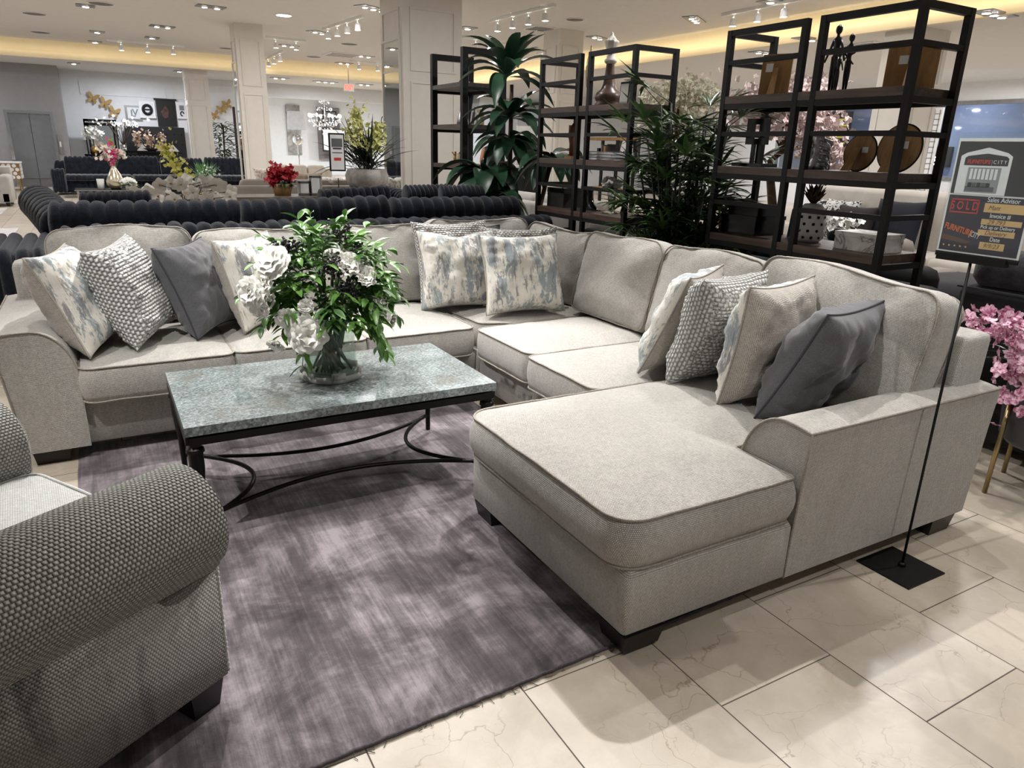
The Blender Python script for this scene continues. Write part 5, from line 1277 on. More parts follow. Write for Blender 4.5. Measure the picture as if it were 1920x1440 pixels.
# concrete planter with yellow orchids on a table
px_ = ony(688, 330, 10.7)
tt_ = thing('console_table', 'dark table supporting the concrete orchid planter', 'table', (px_.x+.1, 12.45, 0)); MB().box(-.6, -.3, .74, .6, .24, .80).build('table_top', M['black_steel'], tt_, smooth=False)
tt_.location.y = 10.75
for a in (-1, 1): MB().box(a*.55-.03, -.25, 0, a*.75+.03, .2, .74).build('leg', M['black_steel'], tt_, smooth=False)
cp = thing('concrete_planter', 'big round grey concrete bowl planter of yellow orchids', 'planter', (px_.x, 10.7, .801)); M['concrete'] = mottled('concrete', [(.3, (120,114,108)), (.7, (176,170,164))], 6, 5, .7)
MB().lathe([(0,0), (.22,0), (.30,.12), (.32,.22), (.28,.31), (.26,.31), (.25,.26), (0,.26)], 32, cap=False).build('bowl', M['concrete'], cp)
yo = thing('yellow_orchid_plant', 'yellow cymbidium orchids with long dark strap leaves in the concrete bowl', 'plant', (px_.x, 10.7, 1.10)); random.seed(61); mb = MB()
for k in range(85): q = random.uniform(0, 6.28); e = random.uniform(.5, 3); mb.leaf((random.gauss(0,.08), random.gauss(0,.06), -.02), (math.cos(q), math.sin(q)*.5, e), (0,0,1), random.uniform(.45, .85), .035, random.uniform(.3, 1.3), 7, .3, wmax=.4)
mb.build('strap_leaves', plain('strap_leaf', (34,44,30), .4, nz=.3), yo)
blossom_cloud(yo, [((-.16,-.1,.72), (.06,.05,.11)), ((-.19,-.1,.48), (.07,.05,.09)), ((.14,-.1,.50), (.07,.05,.09)), ((.08,-.1,.34), (.06,.05,.05))], 420, plain('lime_petals', (214,214,140), .6), .034, 62)
s3 = thing('price_stand', 'upright price sign on a thin black stand by the concrete planter', 'sign', (ony(634, 330, 10.2).x, 10.2, 0)); MB().box(-.12,-.12,0,.12,.12,.008).tube([(0,0,0), (0,0,1.0)], .008, 6).build('stand', M['black_steel'], s3)
zc = ony(634, 321, 10.2).z; cc = MB().box(-.11, -.012, zc, .11, .012, zc+.50).build('sign_frame', M['iron'], s3, smooth=False); MB().box(-.092, -.014, zc+.02, .092, -.0125, zc+.48).build('paper', M['label'], cc, smooth=False)
MB().box(-.075, -.016, zc+.32, .075, -.0145, zc+.43).build('printed_photo', dgr, cc, smooth=False); MB().box(-.06, -.016, zc+.29, .06, -.0145, zc+.31).box(-.07, -.016, zc+.24, .07, -.0145, zc+.25).build('printed_lines', ink, cc, smooth=False); MB().box(-.05, -.016, zc+.14, .05, -.0145, zc+.18).build('red_price', red, cc, smooth=False)
# ================================================================ back wall art
def on_back(px, py, y=YB-.03): return ony(px, py, y)
M['bfly'] = plain('gold_butterfly', (172,142,88), .5, .3)
def butterfly(label, p, s_, rz):
    t = thing('wall_butterfly', label, 'wall decoration', p, group=None)
    mb = MB(); wings = ([(.01,0), (.03,.13), (.13,.24), (.22,.24), (.21,.10), (.12,.015)], [(.01,0), (.11,-.01), (.17,-.07), (.15,-.17), (.09,-.20), (.03,-.09)])
    for sgn in (-1, 1):
        for wing in wings:
            R_ = Matrix.Rotation(rz, 4, 'Y'); ps = [R_ @ V((sgn*a*s_, -.05-.1*a*s_, b_*s_)) for a, b_ in wing]
            mb.add(ps, [tuple(range(len(ps)))])
    mb.build('wings', M['bfly'], t, smooth=False, solid=.01); R_ = Matrix.Rotation(rz, 4, 'Y')
    MB().tube([R_ @ V((0,-.05,-.12*s_)), R_ @ V((0,-.05,.1*s_))], .018, 6).build('body', M['bfly'], t); return t
for (px, py, lb) in ((174, 185, 'highest of the left three gold wall butterflies'), (197, 194, 'middle of the left three gold wall butterflies'), (214, 211, 'lowest of the left three gold wall butterflies')):
    butterfly(lb+', above the mirror', on_back(px, py, YB-.05), .72, .35)
for (px, py, lb) in ((426, 197, 'highest of the right three gold wall butterflies'), (416, 206, 'middle of the right three gold wall butterflies'), (403, 217, 'lowest of the right three gold wall butterflies')):
    butterfly(lb+', between the two cream columns', on_back(px, py, YB-.05), .68, -.3)
def wall_box(name, label, x0p, y0p, x1p, y1p, mat, cat='picture', y=YB-.03, d=.03, frame=None, inner=None):
    a = ony(x0p, y0p, y); b_ = ony(x1p, y1p, y); w_, h_ = abs(b_.x-a.x), abs(a.z-b_.z); t = thing(name, label, cat, ((a.x+b_.x)/2, y, min(a.z, b_.z)))
    MB().box(-w_/2, 0, 0, w_/2, d, h_).build('frame' if frame else 'panel', frame or mat, t, smooth=False)
    if frame: MB().box(-w_/2+.06, -.008, .06, w_/2-.06, 0, h_-.06).build('picture_surface', mat, t, smooth=False)
    return t, w_, h_
grayart = plain('grey_art_ink', (120,126,132), .5)
t, w_, h_ = wall_box('framed_monogram_art', 'square framed interlocked LV monogram art on the back wall', 233, 197, 268, 227, M['white_wall'], frame=M['steel'])
text('monogram', 'L', h_*.62, grayart, t, frame_mat((-w_*.05, -.012, h_*.46), (1,0,0), (0,0,1)), bold=.004); text('monogram', 'V', h_*.62, grayart, t, frame_mat((w_*.10, -.012, h_*.53), (1,0,0), (0,0,1)), bold=.004)
t, w_, h_ = wall_box('framed_perfume_art', 'white framed art of a round black emblem with pale label, centre of the back wall', 259, 189, 293, 222, M['white_wall'], y=YB-.09, frame=M['white_matte'])
MB().tube([V((w_*.26*math.cos(q*PI/14), -.012, h_*.5+h_*.26*math.sin(q*PI/14))) for q in range(28)], .05, 6, closed=True).box(-w_*.2, -.02, h_*.45, w_*.2, -.009, h_*.55).build('emblem', M['black'], t, smooth=False)
t, w_, h_ = wall_box('hanging_portrait', 'tall dark hanging canvas with a shadowed face in profile on the back wall', 291, 186, 333, 238, M['black'], y=YB-.06)
mb = MB(); mb.add([V((-w_*.28, -.003, h_*.55)), V((-.02*w_, -.003, h_*.78)), V((.12*w_, -.003, h_*.6)), V((.06*w_, -.003, h_*.34)), V((-.12*w_, -.003, h_*.3)), V((-.24*w_, -.003, h_*.42))], [tuple(range(6))[::-1]]); mb.build('shadowed_face', mottled('face_print', [(.3, (40,22,20)), (.7, (110,70,60))], 3, 4, .6), t, smooth=False)
MB().box(-w_/2-.05, -.02, h_-.02, w_/2+.05, .03, h_+.03).build('hanging_rod', M['black'], t, smooth=False)
t, w_, h_ = wall_box('framed_collage_art', 'white framed black and white collage art partly behind the far column', 329, 191, 352, 223, M['white_wall'], y=YB-.09, frame=M['white_matte'])
MB().box(-w_*.2, -.012, h_*.5, w_*.25, -.009, h_*.8).build('dark_block', grayart, t, smooth=False); MB().tube([V((w_*.02+w_*.15*math.cos(q*.45), -.012, h_*.3+h_*.13*math.sin(q*.45))) for q in range(12)], .02, 5).build('scroll', M['black'], t)
# black tufted bed headboard / cabinet and mirror dresser
a = ony(241, 300, YB-.3); b_ = ony(352, 300, YB-.3); zt = ony(300, 238, YB-.3).z
t = thing('black_headboard', 'wide glossy black headboard under the framed art', 'headboard', ((a.x+b_.x)/2, YB-.3, 0)); w_ = abs(b_.x-a.x); MB().box(-w_/2, 0, 0, w_/2, .12, zt).build('panel', M['black'], t, smooth=False)
mb = MB()
for k in range(8):
    for r_ in range(4): mb.ball((-w_/2+w_*(k+.5)/8, -.002, .7+r_*.3), .02, 6, 4)
mb.build('tufting_buttons', M['gloss_black'], t)
a = ony(150, 280, 26.6); b_ = ony(226, 280, 26.6); w_ = b_.x-a.x
t = thing('black_dresser', 'black dresser carrying the wide sequin-edged mirror below the butterflies', 'dresser', ((a.x+b_.x)/2+.2, 26.8, 0)); MB().box(-w_/2-.1, -.25, .05, w_/2+.5, .25, .95).build('body', M['gloss_black'], t, smooth=False)
for k in range(3): d_ = MB().box(-w_/2+.02+k*(w_+.3)/3, -.265, .2, -w_/2+(k+.9)*(w_+.3)/3, -.25, .85).build('drawer', M['black'], t, smooth=False); MB().box(-w_/2+.3+k*(w_+.3)/3, -.28, .6, -w_/2+.5+k*(w_+.3)/3, -.265, .62).build('handle', M['chrome'], d_, smooth=False)
a = ony(155, 222, 26.9); b_ = ony(224, 272, 26.9); w_, h_ = b_.x-a.x, a.z-.96
t = thing('dresser_mirror', 'wide mirror with a jewelled black frame standing on the black dresser', 'mirror', ((a.x+b_.x)/2, 26.95, .952)); mb = MB(); f_ = .13
mb.box(-w_/2, 0, 0, -w_/2+f_, .05, h_).box(w_/2-f_, 0, 0, w_/2, .05, h_).box(-w_/2, 0, h_-f_*1.4, w_/2, .05, h_).box(-w_/2, 0, 0, w_/2, .05, f_*.5); fo = mb.build('frame', M['gloss_black'], t, smooth=False)
MB().box(-w_/2+f_, .01, f_*.5, w_/2-f_, .03, h_-f_*1.4).build('mirror_glass', M['mirror'], t, smooth=False)
mb = MB()
for k in range(22): mb.ball((-w_/2+.06+(w_-.12)*k/21, -.01, h_-.09), .035, 6, 4)
mb.build('jewels', M['chrome'], fo)
MB().box(-w_/2+.03, -.01, 0, -w_/2+.08, 0, h_-.2).box(w_/2-.08, -.01, 0, w_/2-.03, 0, h_-.2).build('beading', M['chrome'], fo, smooth=False)
t = thing('white_orchid', 'white orchid standing in front of the jewelled mirror', 'flowers', (ony(176, 270, 26.6).x, 26.72, .952)); MB().lathe([(0,0), (.08,0), (.1,.2), (0,.2)], 14, cap=False).build('pot', M['gold'], t); blossom_cloud(t, [((0,0,.62), (.14,.06,.10))], 50, M['petal'], .08, 71); MB().tube([(0,0,.2), (0,0,.7)], .015, 5).build('stem', M['stem'], t)
t = thing('white_blossom_branch', 'airy white blossom branches at the right side of the jewelled mirror', 'flowers', (ony(232, 270, 26.4).x, 26.62, .952)); MB().lathe([(0,0), (.08,0), (.1,.3), (0,.3)], 14, cap=False).build('vase', M['chrome'], t); blossom_cloud(t, [((0,0,.95), (.30,.08,.08))], 70, M['petal'], .05, 72)
mb = MB()
for k in range(7): mb.tube([(0,0,.25), (.12*(k-3), 0, .95)], .01, 4)
mb.build('branches', M['bark'], t)
# dining console with pampas bundles in front of the headboard
a = ony(235, 285, 25.4); b_ = ony(340, 285, 25.4); zt = ony(300, 283, 25.4).z
t = thing('black_dining_table', 'long black table with pampas bundles and folded napkins below the framed art', 'table', ((a.x+b_.x)/2, 25.4, 0)); w_ = b_.x-a.x; MB().box(-w_/2, -.45, zt-.06, w_/2, .0, zt).build('table_top', M['gloss_black'], t, smooth=False); MB().box(-w_/2+.3, -.3, 0, w_/2-.3, -.15, zt-.06).build('pedestal', M['black'], t, smooth=False)
pm = plain('pampas_plume', (206,180,160), .9, nz=.2, nscale=20)
t2 = thing('pampas_bundle', 'bundles of blush dried plumes on the long black table', 'flowers', (ony(285, 283, 25.1).x, 25.1, zt)); MB().lathe([(0,0), (.12,0), (.25,.08), (.22,.08), (0,.03)], 16, cap=False).build('bowl', M['gloss_black'], t2); blossom_cloud(t2, [((-.35,0,.30), (.06,.05,.11)), ((-.05,0,.32), (.06,.05,.12)), ((.28,0,.30), (.08,.05,.12))], 200, pm, .045, 73)
mb = MB()
for k in (-1, 0, 1): mb.tube([(0,0,.03), (.3*k, 0, .35)], .02, 5)
mb.build('stems', M['bark'], t2)
for k, px in enumerate((268, 296, 325)):
    t = thing('folded_napkin', ('left', 'middle', 'right')[k]+' folded white napkin on the long black table', 'napkin', (ony(px, 281, 25.05).x, 25.05, zt)); MB().add([(-.16,0,0), (.16,0,0), (0,.0,.2), (0,.16,0)], [(0,1,2), (1,3,2), (3,0,2), (0,3,1)]).build('cloth', M['white_matte'], t, smooth=False)
# plant between columns and dark doorway
t = thing('olive_tree', 'olive-green bushy tree between the two cream columns', 'tree', (ony(420, 290, 25.5).x, 25.5, 0)); pot(t, .25, .4); random.seed(81); mb = MB()
for k in range(260): q = random.uniform(0, 6.28); z = random.uniform(.6, 2.0); mb.leaf((.3*math.cos(q)*random.random(), .3*math.sin(q)*random.random(), z), (math.cos(q), math.sin(q), random.uniform(-.2, 1)), (0,0,1), random.uniform(.2, .4), .06, .8, 4)
mb.build('leaves', leaf_mat('olive_leaf', (46,58,40), (96,110,80)), t); MB().tube([(0,0,.35), (.05,0,1.9)], .03, 6).build('trunk', M['bark'], t)
t, w_, h_ = wall_box('screen_board', 'tall dark brown panel right of the olive tree', 436, 200, 449, 300, plain('dark_walnut', (40,28,24), .5), cat='panel', y=26.0, d=.1)
# ================================================================ alcove room
t = thing('chandelier', 'crystal chandelier hanging in the bright far room', 'chandelier', ony(610, 235, 30.0)); c = V(t.location); z0 = 0; cr = MB(); random.seed(91)
zt = ZS-c.z
MB().tube([(0,0,0), (0,0,zt)], .02, 6).lathe([(0, zt-.05), (.15, zt-.03), (.15, zt), (0, zt)], 16, cap=False).build('stem', M['chrome'], t)
crm = plain('crystal', (240,242,250), .08, .3)
for r_, z, n in ((.18, .85, 14), (.28, .6, 18), (.5, .35, 26), (.62, .15, 30), (.45, 0, 24), (.25, -.15, 14), (.1, -.3, 8)):
    for k in range(n): q = 2*PI*k/n+z; cr.ball((r_*math.cos(q), r_*math.sin(q), z+random.uniform(-.06,.06)), random.uniform(.02, .035), 5, 4)
tag(cr.build('crystals', crm, t), kind='stuff')
mb = MB(); lb = MB()
for k in range(8):
    q = 2*PI*k/8; mb.tube([(0,0,.1), (.3*math.cos(q), .3*math.sin(q), -.05), (.6*math.cos(q), .6*math.sin(q), .15), (.62*math.cos(q), .62*math.sin(q), .3)], .012, 5); lb.ball((.62*math.cos(q), .62*math.sin(q), .36), .05, 6, 5, 1.4)
mb.build('arms', M['chrome'], t); lb.build('candle_bulbs', emit('bulb', (255,246,230), 8), t)
p = ony(654, 163, 23.2)
ex = thing('exit_sign', 'red EXIT sign hanging from the ceiling left of the big panelled column', 'sign', p); MB().box(-.16, -.02, -.13, .16, .02, .09).build('panel', M['white_matte'], ex, smooth=False)
text('letters', 'EXIT', .17, emit('exit_red', (255,60,46), 4), ex, frame_mat((0, -.024, -.02), (1,0,0), (0,0,1)), bold=.004, sx=.78); MB().tube([(0,0,.09), (0,0,ZC-p.z)], .01, 6).build('hanging_rod', M['steel'], ex)
art = mottled('abstract_canvas', [(.3, (96,92,92)), (.5, (150,146,142)), (.7, (190,186,180))], 3, 6, .6)
wall_box('abstract_canvas', 'tall grey abstract canvas on the left wall of the far room', 535, 196, 567, 290, art, y=36.4)
wall_box('dark_photo_print', 'wide black and white photo print behind the chandelier', 604, 207, 632, 236, mottled('dark_photo', [(.4, (24,24,26)), (.6, (120,120,120))], 4, 5, .5), y=35.5, frame=M['black'])
wall_box('grey_doorway_curtain', 'grey curtain panel behind the chandelier in the far room', 593, 200, 640, 300, plain('grey_curtain', (132,126,124), .9), cat='curtain', y=36.3)
wall_box('framed_line_art', 'pale line-drawing art below the dark photo in the far room', 603, 240, 650, 285, M['white_wall'], y=35.6, frame=M['black'])
# drum lamp
a = ony(556, 225, 29.0); t = thing('drum_lamp', 'floor lamp with large white drum shade in the far room', 'lamp', (a.x, 29.0, 0)); MB().lathe([(.36, a.z-.35), (.33, a.z+.30)], 28, cap=False).build('shade', plain('linen_shade', (206,206,208), .8), t); MB().tube([(0,0,0), (0,0,a.z-.3)], .03, 8).ball((0,0,a.z-.7), .2, 10, 6).build('stem', M['chrome'], t); MB().lathe([(0,0), (.25,0), (.25,.03), (0,.05)], 20, cap=False).build('base', M['chrome'], t)
mr = ony(458, 300, 27.0)
wall_box('tall_mirror_panel', 'tall mirror panel on the far wall beside the cream column', 464, 195, 500, 300, M['mirror'], cat='mirror', y=YB-.05+9, frame=M['white_matte'])
t = thing('bubble_wire_sculpture', 'black wire circles wall sculpture beyond the orchid leaves', 'sculpture', ony(725, 250, 27.4)); mb = MB()
for (x, z, r_) in ((0, .45, .2), (-.15, 0, .25), (.25, .1, .3), (.15, -.45, .28), (-.2, -.6, .2), (.1, -.85, .16)): mb.tube([V((x+r_*math.cos(q*PI/10), 0, z+r_*math.sin(q*PI/10))) for q in range(20)], .018, 5, closed=True)
mb.build('wire_circles', M['black'], t)
a = ony(752, 262, 15.5)
# ================================================================ right hand background
b_ = simple_sofa('sofa', 'light grey sofa back seen through the lower left shelving bays', 4.6, 6.3, 5.5, 8.9, .92, '+x', M['light_grey_fab'])
simple_sofa('sofa', 'light grey sofa facing away, behind the posy and palm', 4.35, 4.55, 5.3, 6.1, .86, '+x', M['light_grey_fab'])
simple_sofa('sofa', 'oatmeal sofa with large loose cushions seen under the round plates', 7.6, 2.3, 8.6, 6.6, 1.12, '-x', M['cream_fab'], nc=4)
simple_sofa('sofa', 'grey sofa seen through the narrow right bay behind the pink blossom tree', 5.2, 3.15, 5.9, 3.95, .86, '+x', M['taupe_velvet'], nc=1)
M['navy'] = plain('navy_velvet', (22,24,36), .8); M['bwpat'] = mottled('black_white_print', [(.46, (30,30,32)), (.52, (214,212,208))], 24, 3, .9)
def xpillow(label, px, py, X, w, h, mat, seed, rz=PI/2, z=.46):
    p = onx(px, py, X); c, s_ = math.cos(rz), math.sin(rz); return pillow('throw_pillow', label, (X, p.y+w/2, z), (.25, 0, 1), (0, -1, 0), w, h, .18, (mat, mat), seed, n=14)
xpillow('navy pillow on the oatmeal sofa', 1680, 390, 7.95, .6, .55, M['navy'], 101, z=.48); xpillow('dark brown pillow on the oatmeal sofa beside the potted flowers', 1600, 400, 7.85, .5, .45, plain('dark_brown_linen', (46,40,38), .9), 102, z=.48)
xpillow('left black and white floral pillow on the oatmeal sofa', 1543, 375, 7.9, .5, .5, M['bwpat'], 103, z=.48); xpillow('right black and white floral pillow on the oatmeal sofa', 1573, 372, 8.0, .5, .5, M['bwpat'], 104, z=.48)
p = onx(1580, 400, 6.2); t = thing('ottoman', 'rounded grey ottoman with white flowers in front of the oatmeal sofa', 'ottoman', (6.2, p.y, 0)); MB().lathe([(0,.02), (.45,.02), (.48,.1), (.48,.6), (.42,.68), (0,.70)], 32, cap=False).build('body', plain('grey_cube', (74,74,78), .8), t)
t = thing('white_flower_pot', 'low pot of white flowers on the grey ottoman', 'flowers', (6.2, p.y, .705)); MB().lathe([(0,0), (.1,0), (.13,.1), (0,.1)], 16, cap=False).build('pot', M['gloss_black'], t); blossom_cloud(t, [((0,0,.16), (.09,.09,.04))], 30, M['petal'], .04, 105)
p = onx(1760, 440, 5.2); t = thing('round_ottoman', 'dark charcoal rounded ottoman seen between the last shelving posts', 'ottoman', (5.6, p.y+.1, 0)); MB().lathe([(0,.02), (.42,.02), (.45,.1), (.45,.5), (.40,.60), (.3,.62), (0,.63)], 32, cap=False).build('body', plain('charcoal_fabric', (52,50,52), .9), t)
simple_sofa('sofa', 'black velvet sofa back hidden low behind both black shelving units', 3.86, 2.25, 4.30, 5.5, .86, '+x', plain('black_velvet_low', (14,14,15), .9), nc=3, arm=.12)
# dark plush sofa behind the sign
ds = thing('plush_loveseat', 'black plush sofa back behind the SOLD sign and pink flowers', 'sofa', (4.6, .9, 0)); fur = plush('charcoal_fur', (30,30,33), (74,73,76), 50)
def rbx(nm, x0, y0, z0, x1, y1, z1, r, mat):
    pl = rounded_poly(rect(x0, y0, x1, y1), r, .15); k = len(pl); nmv = onorm(pl)
    rows = [[V((p_.x+n_.x*o, p_.y+n_.y*o, z)) for p_, n_ in zip(pl, nmv)] for z, o in ((z0, -r*.4), (z0+r*.5, 0), (z1-r, 0), (z1-r*.3, -r*.25), (z1, -r*.8))]
    vs = sum(rows, []); fs = [(i*k+j, i*k+(j+1) % k, (i+1)*k+(j+1) % k, (i+1)*k+j) for i in range(4) for j in range(k)]+[tuple(range(k))[::-1], tuple(4*k+j for j in range(k))]
    return MB().add(vs, fs).build(nm, mat, ds)
rbx('back_frame', -.72, -1.8, .06, -.50, 1.18, .84, .04, plain('black_velvet', (16,16,18), .9)); rbx('base', -.5, -1.8, .06, .4, 1.18, .42, .04, M['black'])
for k in range(3): rbx('back_cushion', -.70, -1.78+k*.985, .845, -.40, -.81+k*.985, 1.02, .08, fur)
for k in range(3): rbx('seat_cushion', -.38, -1.78+k*.985, .42, .42, -.81+k*.985, .56, .05, fur)
MB().box(-.728, -1.8, .828, -.72, 1.18, .838).build('seam_welt', M['charcoal_pipe'], ds, smooth=False)
# mall storefront beyond the right wall
blu = plain('storefront_blue', (128,140,168), .6, nz=.05)
struct(MB().box(XR+3, 2, 0, XR+3.1, 26, 3.4), 'wall_mall', blu)
struct(MB().box(XR+.2, 2, 3.35, XR+3.1, 26, 3.4), 'ceiling_mall', M['white_wall'])
struct(MB().box(XR+.2, 2, -.1, XR+3.1, 26, 0), 'floor_mall', M['white_wall'])
wn = struct(MB().box(XR+.04, 8.0, 1.0, XR+.06, 17.5, 2.9), 'window_1', M['clear'])
MB().box(XR-.03, 7.95, 2.85, XR+.08, 17.55, 2.95).box(XR-.03, 7.95, .95, XR+.08, 17.55, 1.05).box(XR-.03, 7.95, 1, XR+.08, 8.05, 2.9).box(XR-.03, 17.45, 1, XR+.08, 17.55, 2.9).box(XR-.03, 12.7, 1.05, XR+.08, 12.76, 2.85).build('window_frame', M['steel'], wn, smooth=False)
p = onx(1735, 240, XR+2.9); t = thing('storefront_sign', 'black storefront sign with white letters ending in PRESS across the mall', 'sign', (XR+2.9, p.y, 1.62)); MB().box(-.05, -1.0, -.35, .05, 1.0, .25).build('board', M['black'], t, smooth=False); text('letters', 'EXPRESS', .34, emit('sign_white_glow', (240,250,255), 3), t, frame_mat((-.06, 0, -.18), (0,-1,0), (0,0,1)), bold=.006)
for k in range(3): tag(MB().box(-.02, -.8, -.03, .02, .8, .03).build('tube_light', emit('tube_light', (200,220,255), 4), None, smooth=False, mw=Matrix.Translation(V((XR+2.6, 9.5+k*3.2, 3.315)))), ('nearest', 'middle', 'furthest')[k]+' strip light beyond the mall window', 'light')
p = onx(1700, 210, 14.8); t = thing('lattice_panel', 'white lit lattice panel with a tool-shaped ornament next to the broad cream column', 'panel', (15.3, 10.0, .9)); t.location = (16.9, onx(1715, 215, 16.9).y, .6)
MB().box(0, -.65, 0, .06, .65, 2.0).build('panel', M['white_matte'], t, smooth=False); mb = MB()
for k in range(11): mb.box(-.01, -.6+k*.12-.008, .05, 0, -.6+k*.12+.008, 1.95)
for k in range(16): mb.box(-.01, -.62, .06+k*.12, 0, .62, .075+k*.12)
mb.build('lattice', grayart, t, smooth=False); MB().tube([(-.04, .4, .3), (-.04, -.1, 1.3), (-.04, -.3, 1.4)], [.06,.09,.12], 8).tube([(-.04, -.25, 1.3), (-.04, -.3, .4)], .03, 8).build('ornament', M['cream_paint'], t)
p = onx(1564, 258, 9); t = thing('black_yellow_notice', 'black notice board with yellow lettering lines beyond the middle right shelf', 'sign', (9.5, onx(1563, 258, 9.5).y, 0)); zc = onx(1563, 278, 9.5).z
mb = MB().box(0, -.25, zc, .02, .25, zc+.5).box(-.01, -.02, 0, .01, .02, zc); mb.build('board', M['black'], t, smooth=False); mb = MB()
for k in range(5): mb.box(-.004, -.2, zc+.06+k*.08, -.001, .2-.04*(k % 2), zc+.085+k*.08)
mb.build('yellow_lines', plain('yellow_print', (190,184,70), .6), t, smooth=False)
# bookcase and framed clock through the left shelving
bc = thing('bookcase', 'small wood and metal bookcase seen through the middle of the chess queen bay', 'shelving unit', (7.2, onx(1145, 250, 7.2).y, 0)); 
for z in (.5, .9, 1.3, 1.66): MB().box(-.2, -.45, z-.04, .2, .45, z).build('shelf_board', M['mdf'], bc, smooth=False)
for a in (-1, 1):
    for b2_ in (-1, 1): MB().box(a*.17-.02, b2_*.42-.02, 0, a*.17+.02, b2_*.42+.02, 1.66).build('post', M['black_steel'], bc, smooth=False)
for k, (y, h, w_) in enumerate(((-.2, .26, .03), (-.12, .23, .04), (-.04, .25, .03), (.05, .2, .05))):
    t = thing('shelf_book', ('first', 'second', 'third', 'fourth')[k]+' upright dark book on the small wood bookcase, counted from the right', 'book', (7.1, bc.location.y+y, 1.301)); MB().box(-.09, -w_/2, 0, .07, w_/2, h).build('cover', (M['black'], M['mdf'], dgr, M['gloss_black'])[k], t, smooth=False)
t = thing('framed_oval_clock', 'black framed white oval clock seen past the chess queen', 'clock', (9.0, onx(1178, 246, 9.0).y, 1.15)); MB().box(0, -.34, 0, .05, .34, .62).box(.0, -.03, -1.15, .05, .03, 0).build('frame', M['black'], t, smooth=False)
MB().add([(-.004, .2*math.cos(q*PI/16), .31+.26*math.sin(q*PI/16)) for q in range(32)], [tuple(range(32))]).build('dial', M['label'], t, smooth=False, solid=.004); MB().box(-.01, -.008, .31, -.006, .008, .47).box(-.01, -.008, .30, -.006, .1, .316).build('hands', M['black'], t, smooth=False)
wsu = thing('display_shelf', 'white lit display shelving beyond the broad-leaved plant', 'shelving unit', (onx(1005, 270, 9.5).x, onx(1005, 270, 9.5).y, 0))
for z in (.3, .7, 1.05, 1.4, 1.75): MB().box(-.2, -.6, z-.03, .2, .6, z).build('shelf_board', M['white_matte'], wsu, smooth=False)
MB().box(.2, -.62, 0, .24, .62, 2.0).box(-.2, -.62, 0, .2, -.58, 2.0).box(-.2, .58, 0, .2, .62, 2.0).build('carcass', M['white_matte'], wsu, smooth=False)
# person far behind the plant
pr = thing('person', 'distant person with short dark hair in dark clothes behind the broad-leaved plant', 'person', (0,0,0)); hp = ony(921, 250, 15.5); pr.location = (hp.x, 15.5, 0)
def skin_body():
    me = bpy.data.meshes.new('body'); J = {'pel': (0,0,.95,.14), 'sp': (0,0,1.15,.13), 'ch': (0,0,1.36,.16), 'nk': (0,0,1.50,.06), 'hd0': (0,-.01,1.58,.075), 'hd': (0,-.02,1.68,.10), 'tp': (0,-.01,1.76,.07)}
    for s_, n_ in ((-1, 'l'), (1, 'r')):
        J['sh'+n_] = (s_*.19, 0, 1.43, .06); J['el'+n_] = (s_*.25, .02, 1.15, .045); J['wr'+n_] = (s_*.24, -.12, .95, .03); J['ha'+n_] = (s_*.23, -.18, .88, .035)
        J['hp'+n_] = (s_*.10, 0, .90, .10); J['kn'+n_] = (s_*.11, -.01, .50, .065); J['an'+n_] = (s_*.12, .02, .09, .045); J['to'+n_] = (s_*.13, -.14, .04, .035)
    k = list(J); E_ = [('pel','sp'), ('sp','ch'), ('ch','nk'), ('nk','hd0'), ('hd0','hd'), ('hd','tp')]
    for n_ in 'lr': E_ += [('ch','sh'+n_), ('sh'+n_,'el'+n_), ('el'+n_,'wr'+n_), ('wr'+n_,'ha'+n_), ('pel','hp'+n_), ('hp'+n_,'kn'+n_), ('kn'+n_,'an'+n_), ('an'+n_,'to'+n_)]
    me.from_pydata([J[a][:3] for a in k], [(k.index(a), k.index(b)) for a, b in E_], []); o = bpy.data.objects.new('body', me); C.objects.link(o)
    md = o.modifiers.new('skin', 'SKIN'); lay = me.skin_vertices[0] if me.skin_vertices else None
    if lay is None:
        bm = bmesh.new(); bm.from_mesh(me); bm.verts.layers.skin.verify(); bm.to_mesh(me); bm.free(); lay = me.skin_vertices[0]
    for i, a in enumerate(k): lay.data[i].radius = (J[a][3], J[a][3]*.85); lay.data[i].use_root = (i == 0)
    o.modifiers.new('sub', 'SUBSURF').levels = 1; o.modifiers['sub'].render_levels = 2; return o
bd = skin_body(); bd.data.materials.append(plain('skin_tone', (176,120,96), .6)); bd.parent = pr
MB().lathe([(0, .95), (.19, .93), (.17, 1.15), (.22, 1.38), (.20, 1.46), (.08, 1.52), (.07, 1.51)], 20, cap=False, mod=lambda q, z: 1-.3*abs(math.sin(q))).build('shirt', M['black'], pr); MB().ball((0, .01, 1.72), .118, 14, 8, .95).build('hair', plain('dark_hair', (30,22,18), .8), pr)
for s_ in (-1, 1): MB().tube([(s_*.09, 0, .98), (s_*.11, -.01, .5), (s_*.12, .02, .08)], [.125,.09,.075], 12).build('trouser_leg', M['navy'], pr)
# dark counter behind the person
t = thing('sales_counter', 'black counter in front of the distant person', 'counter', (hp.x, 14.9, 0)); MB().box(-1.2, -.3, 0, 1.0, .3, 1.05).build('body', M['black'], t, smooth=False); MB().box(-1.25, -.35, 1.05, 1.05, .35, 1.09).build('top', M['white_matte'], t, smooth=False)
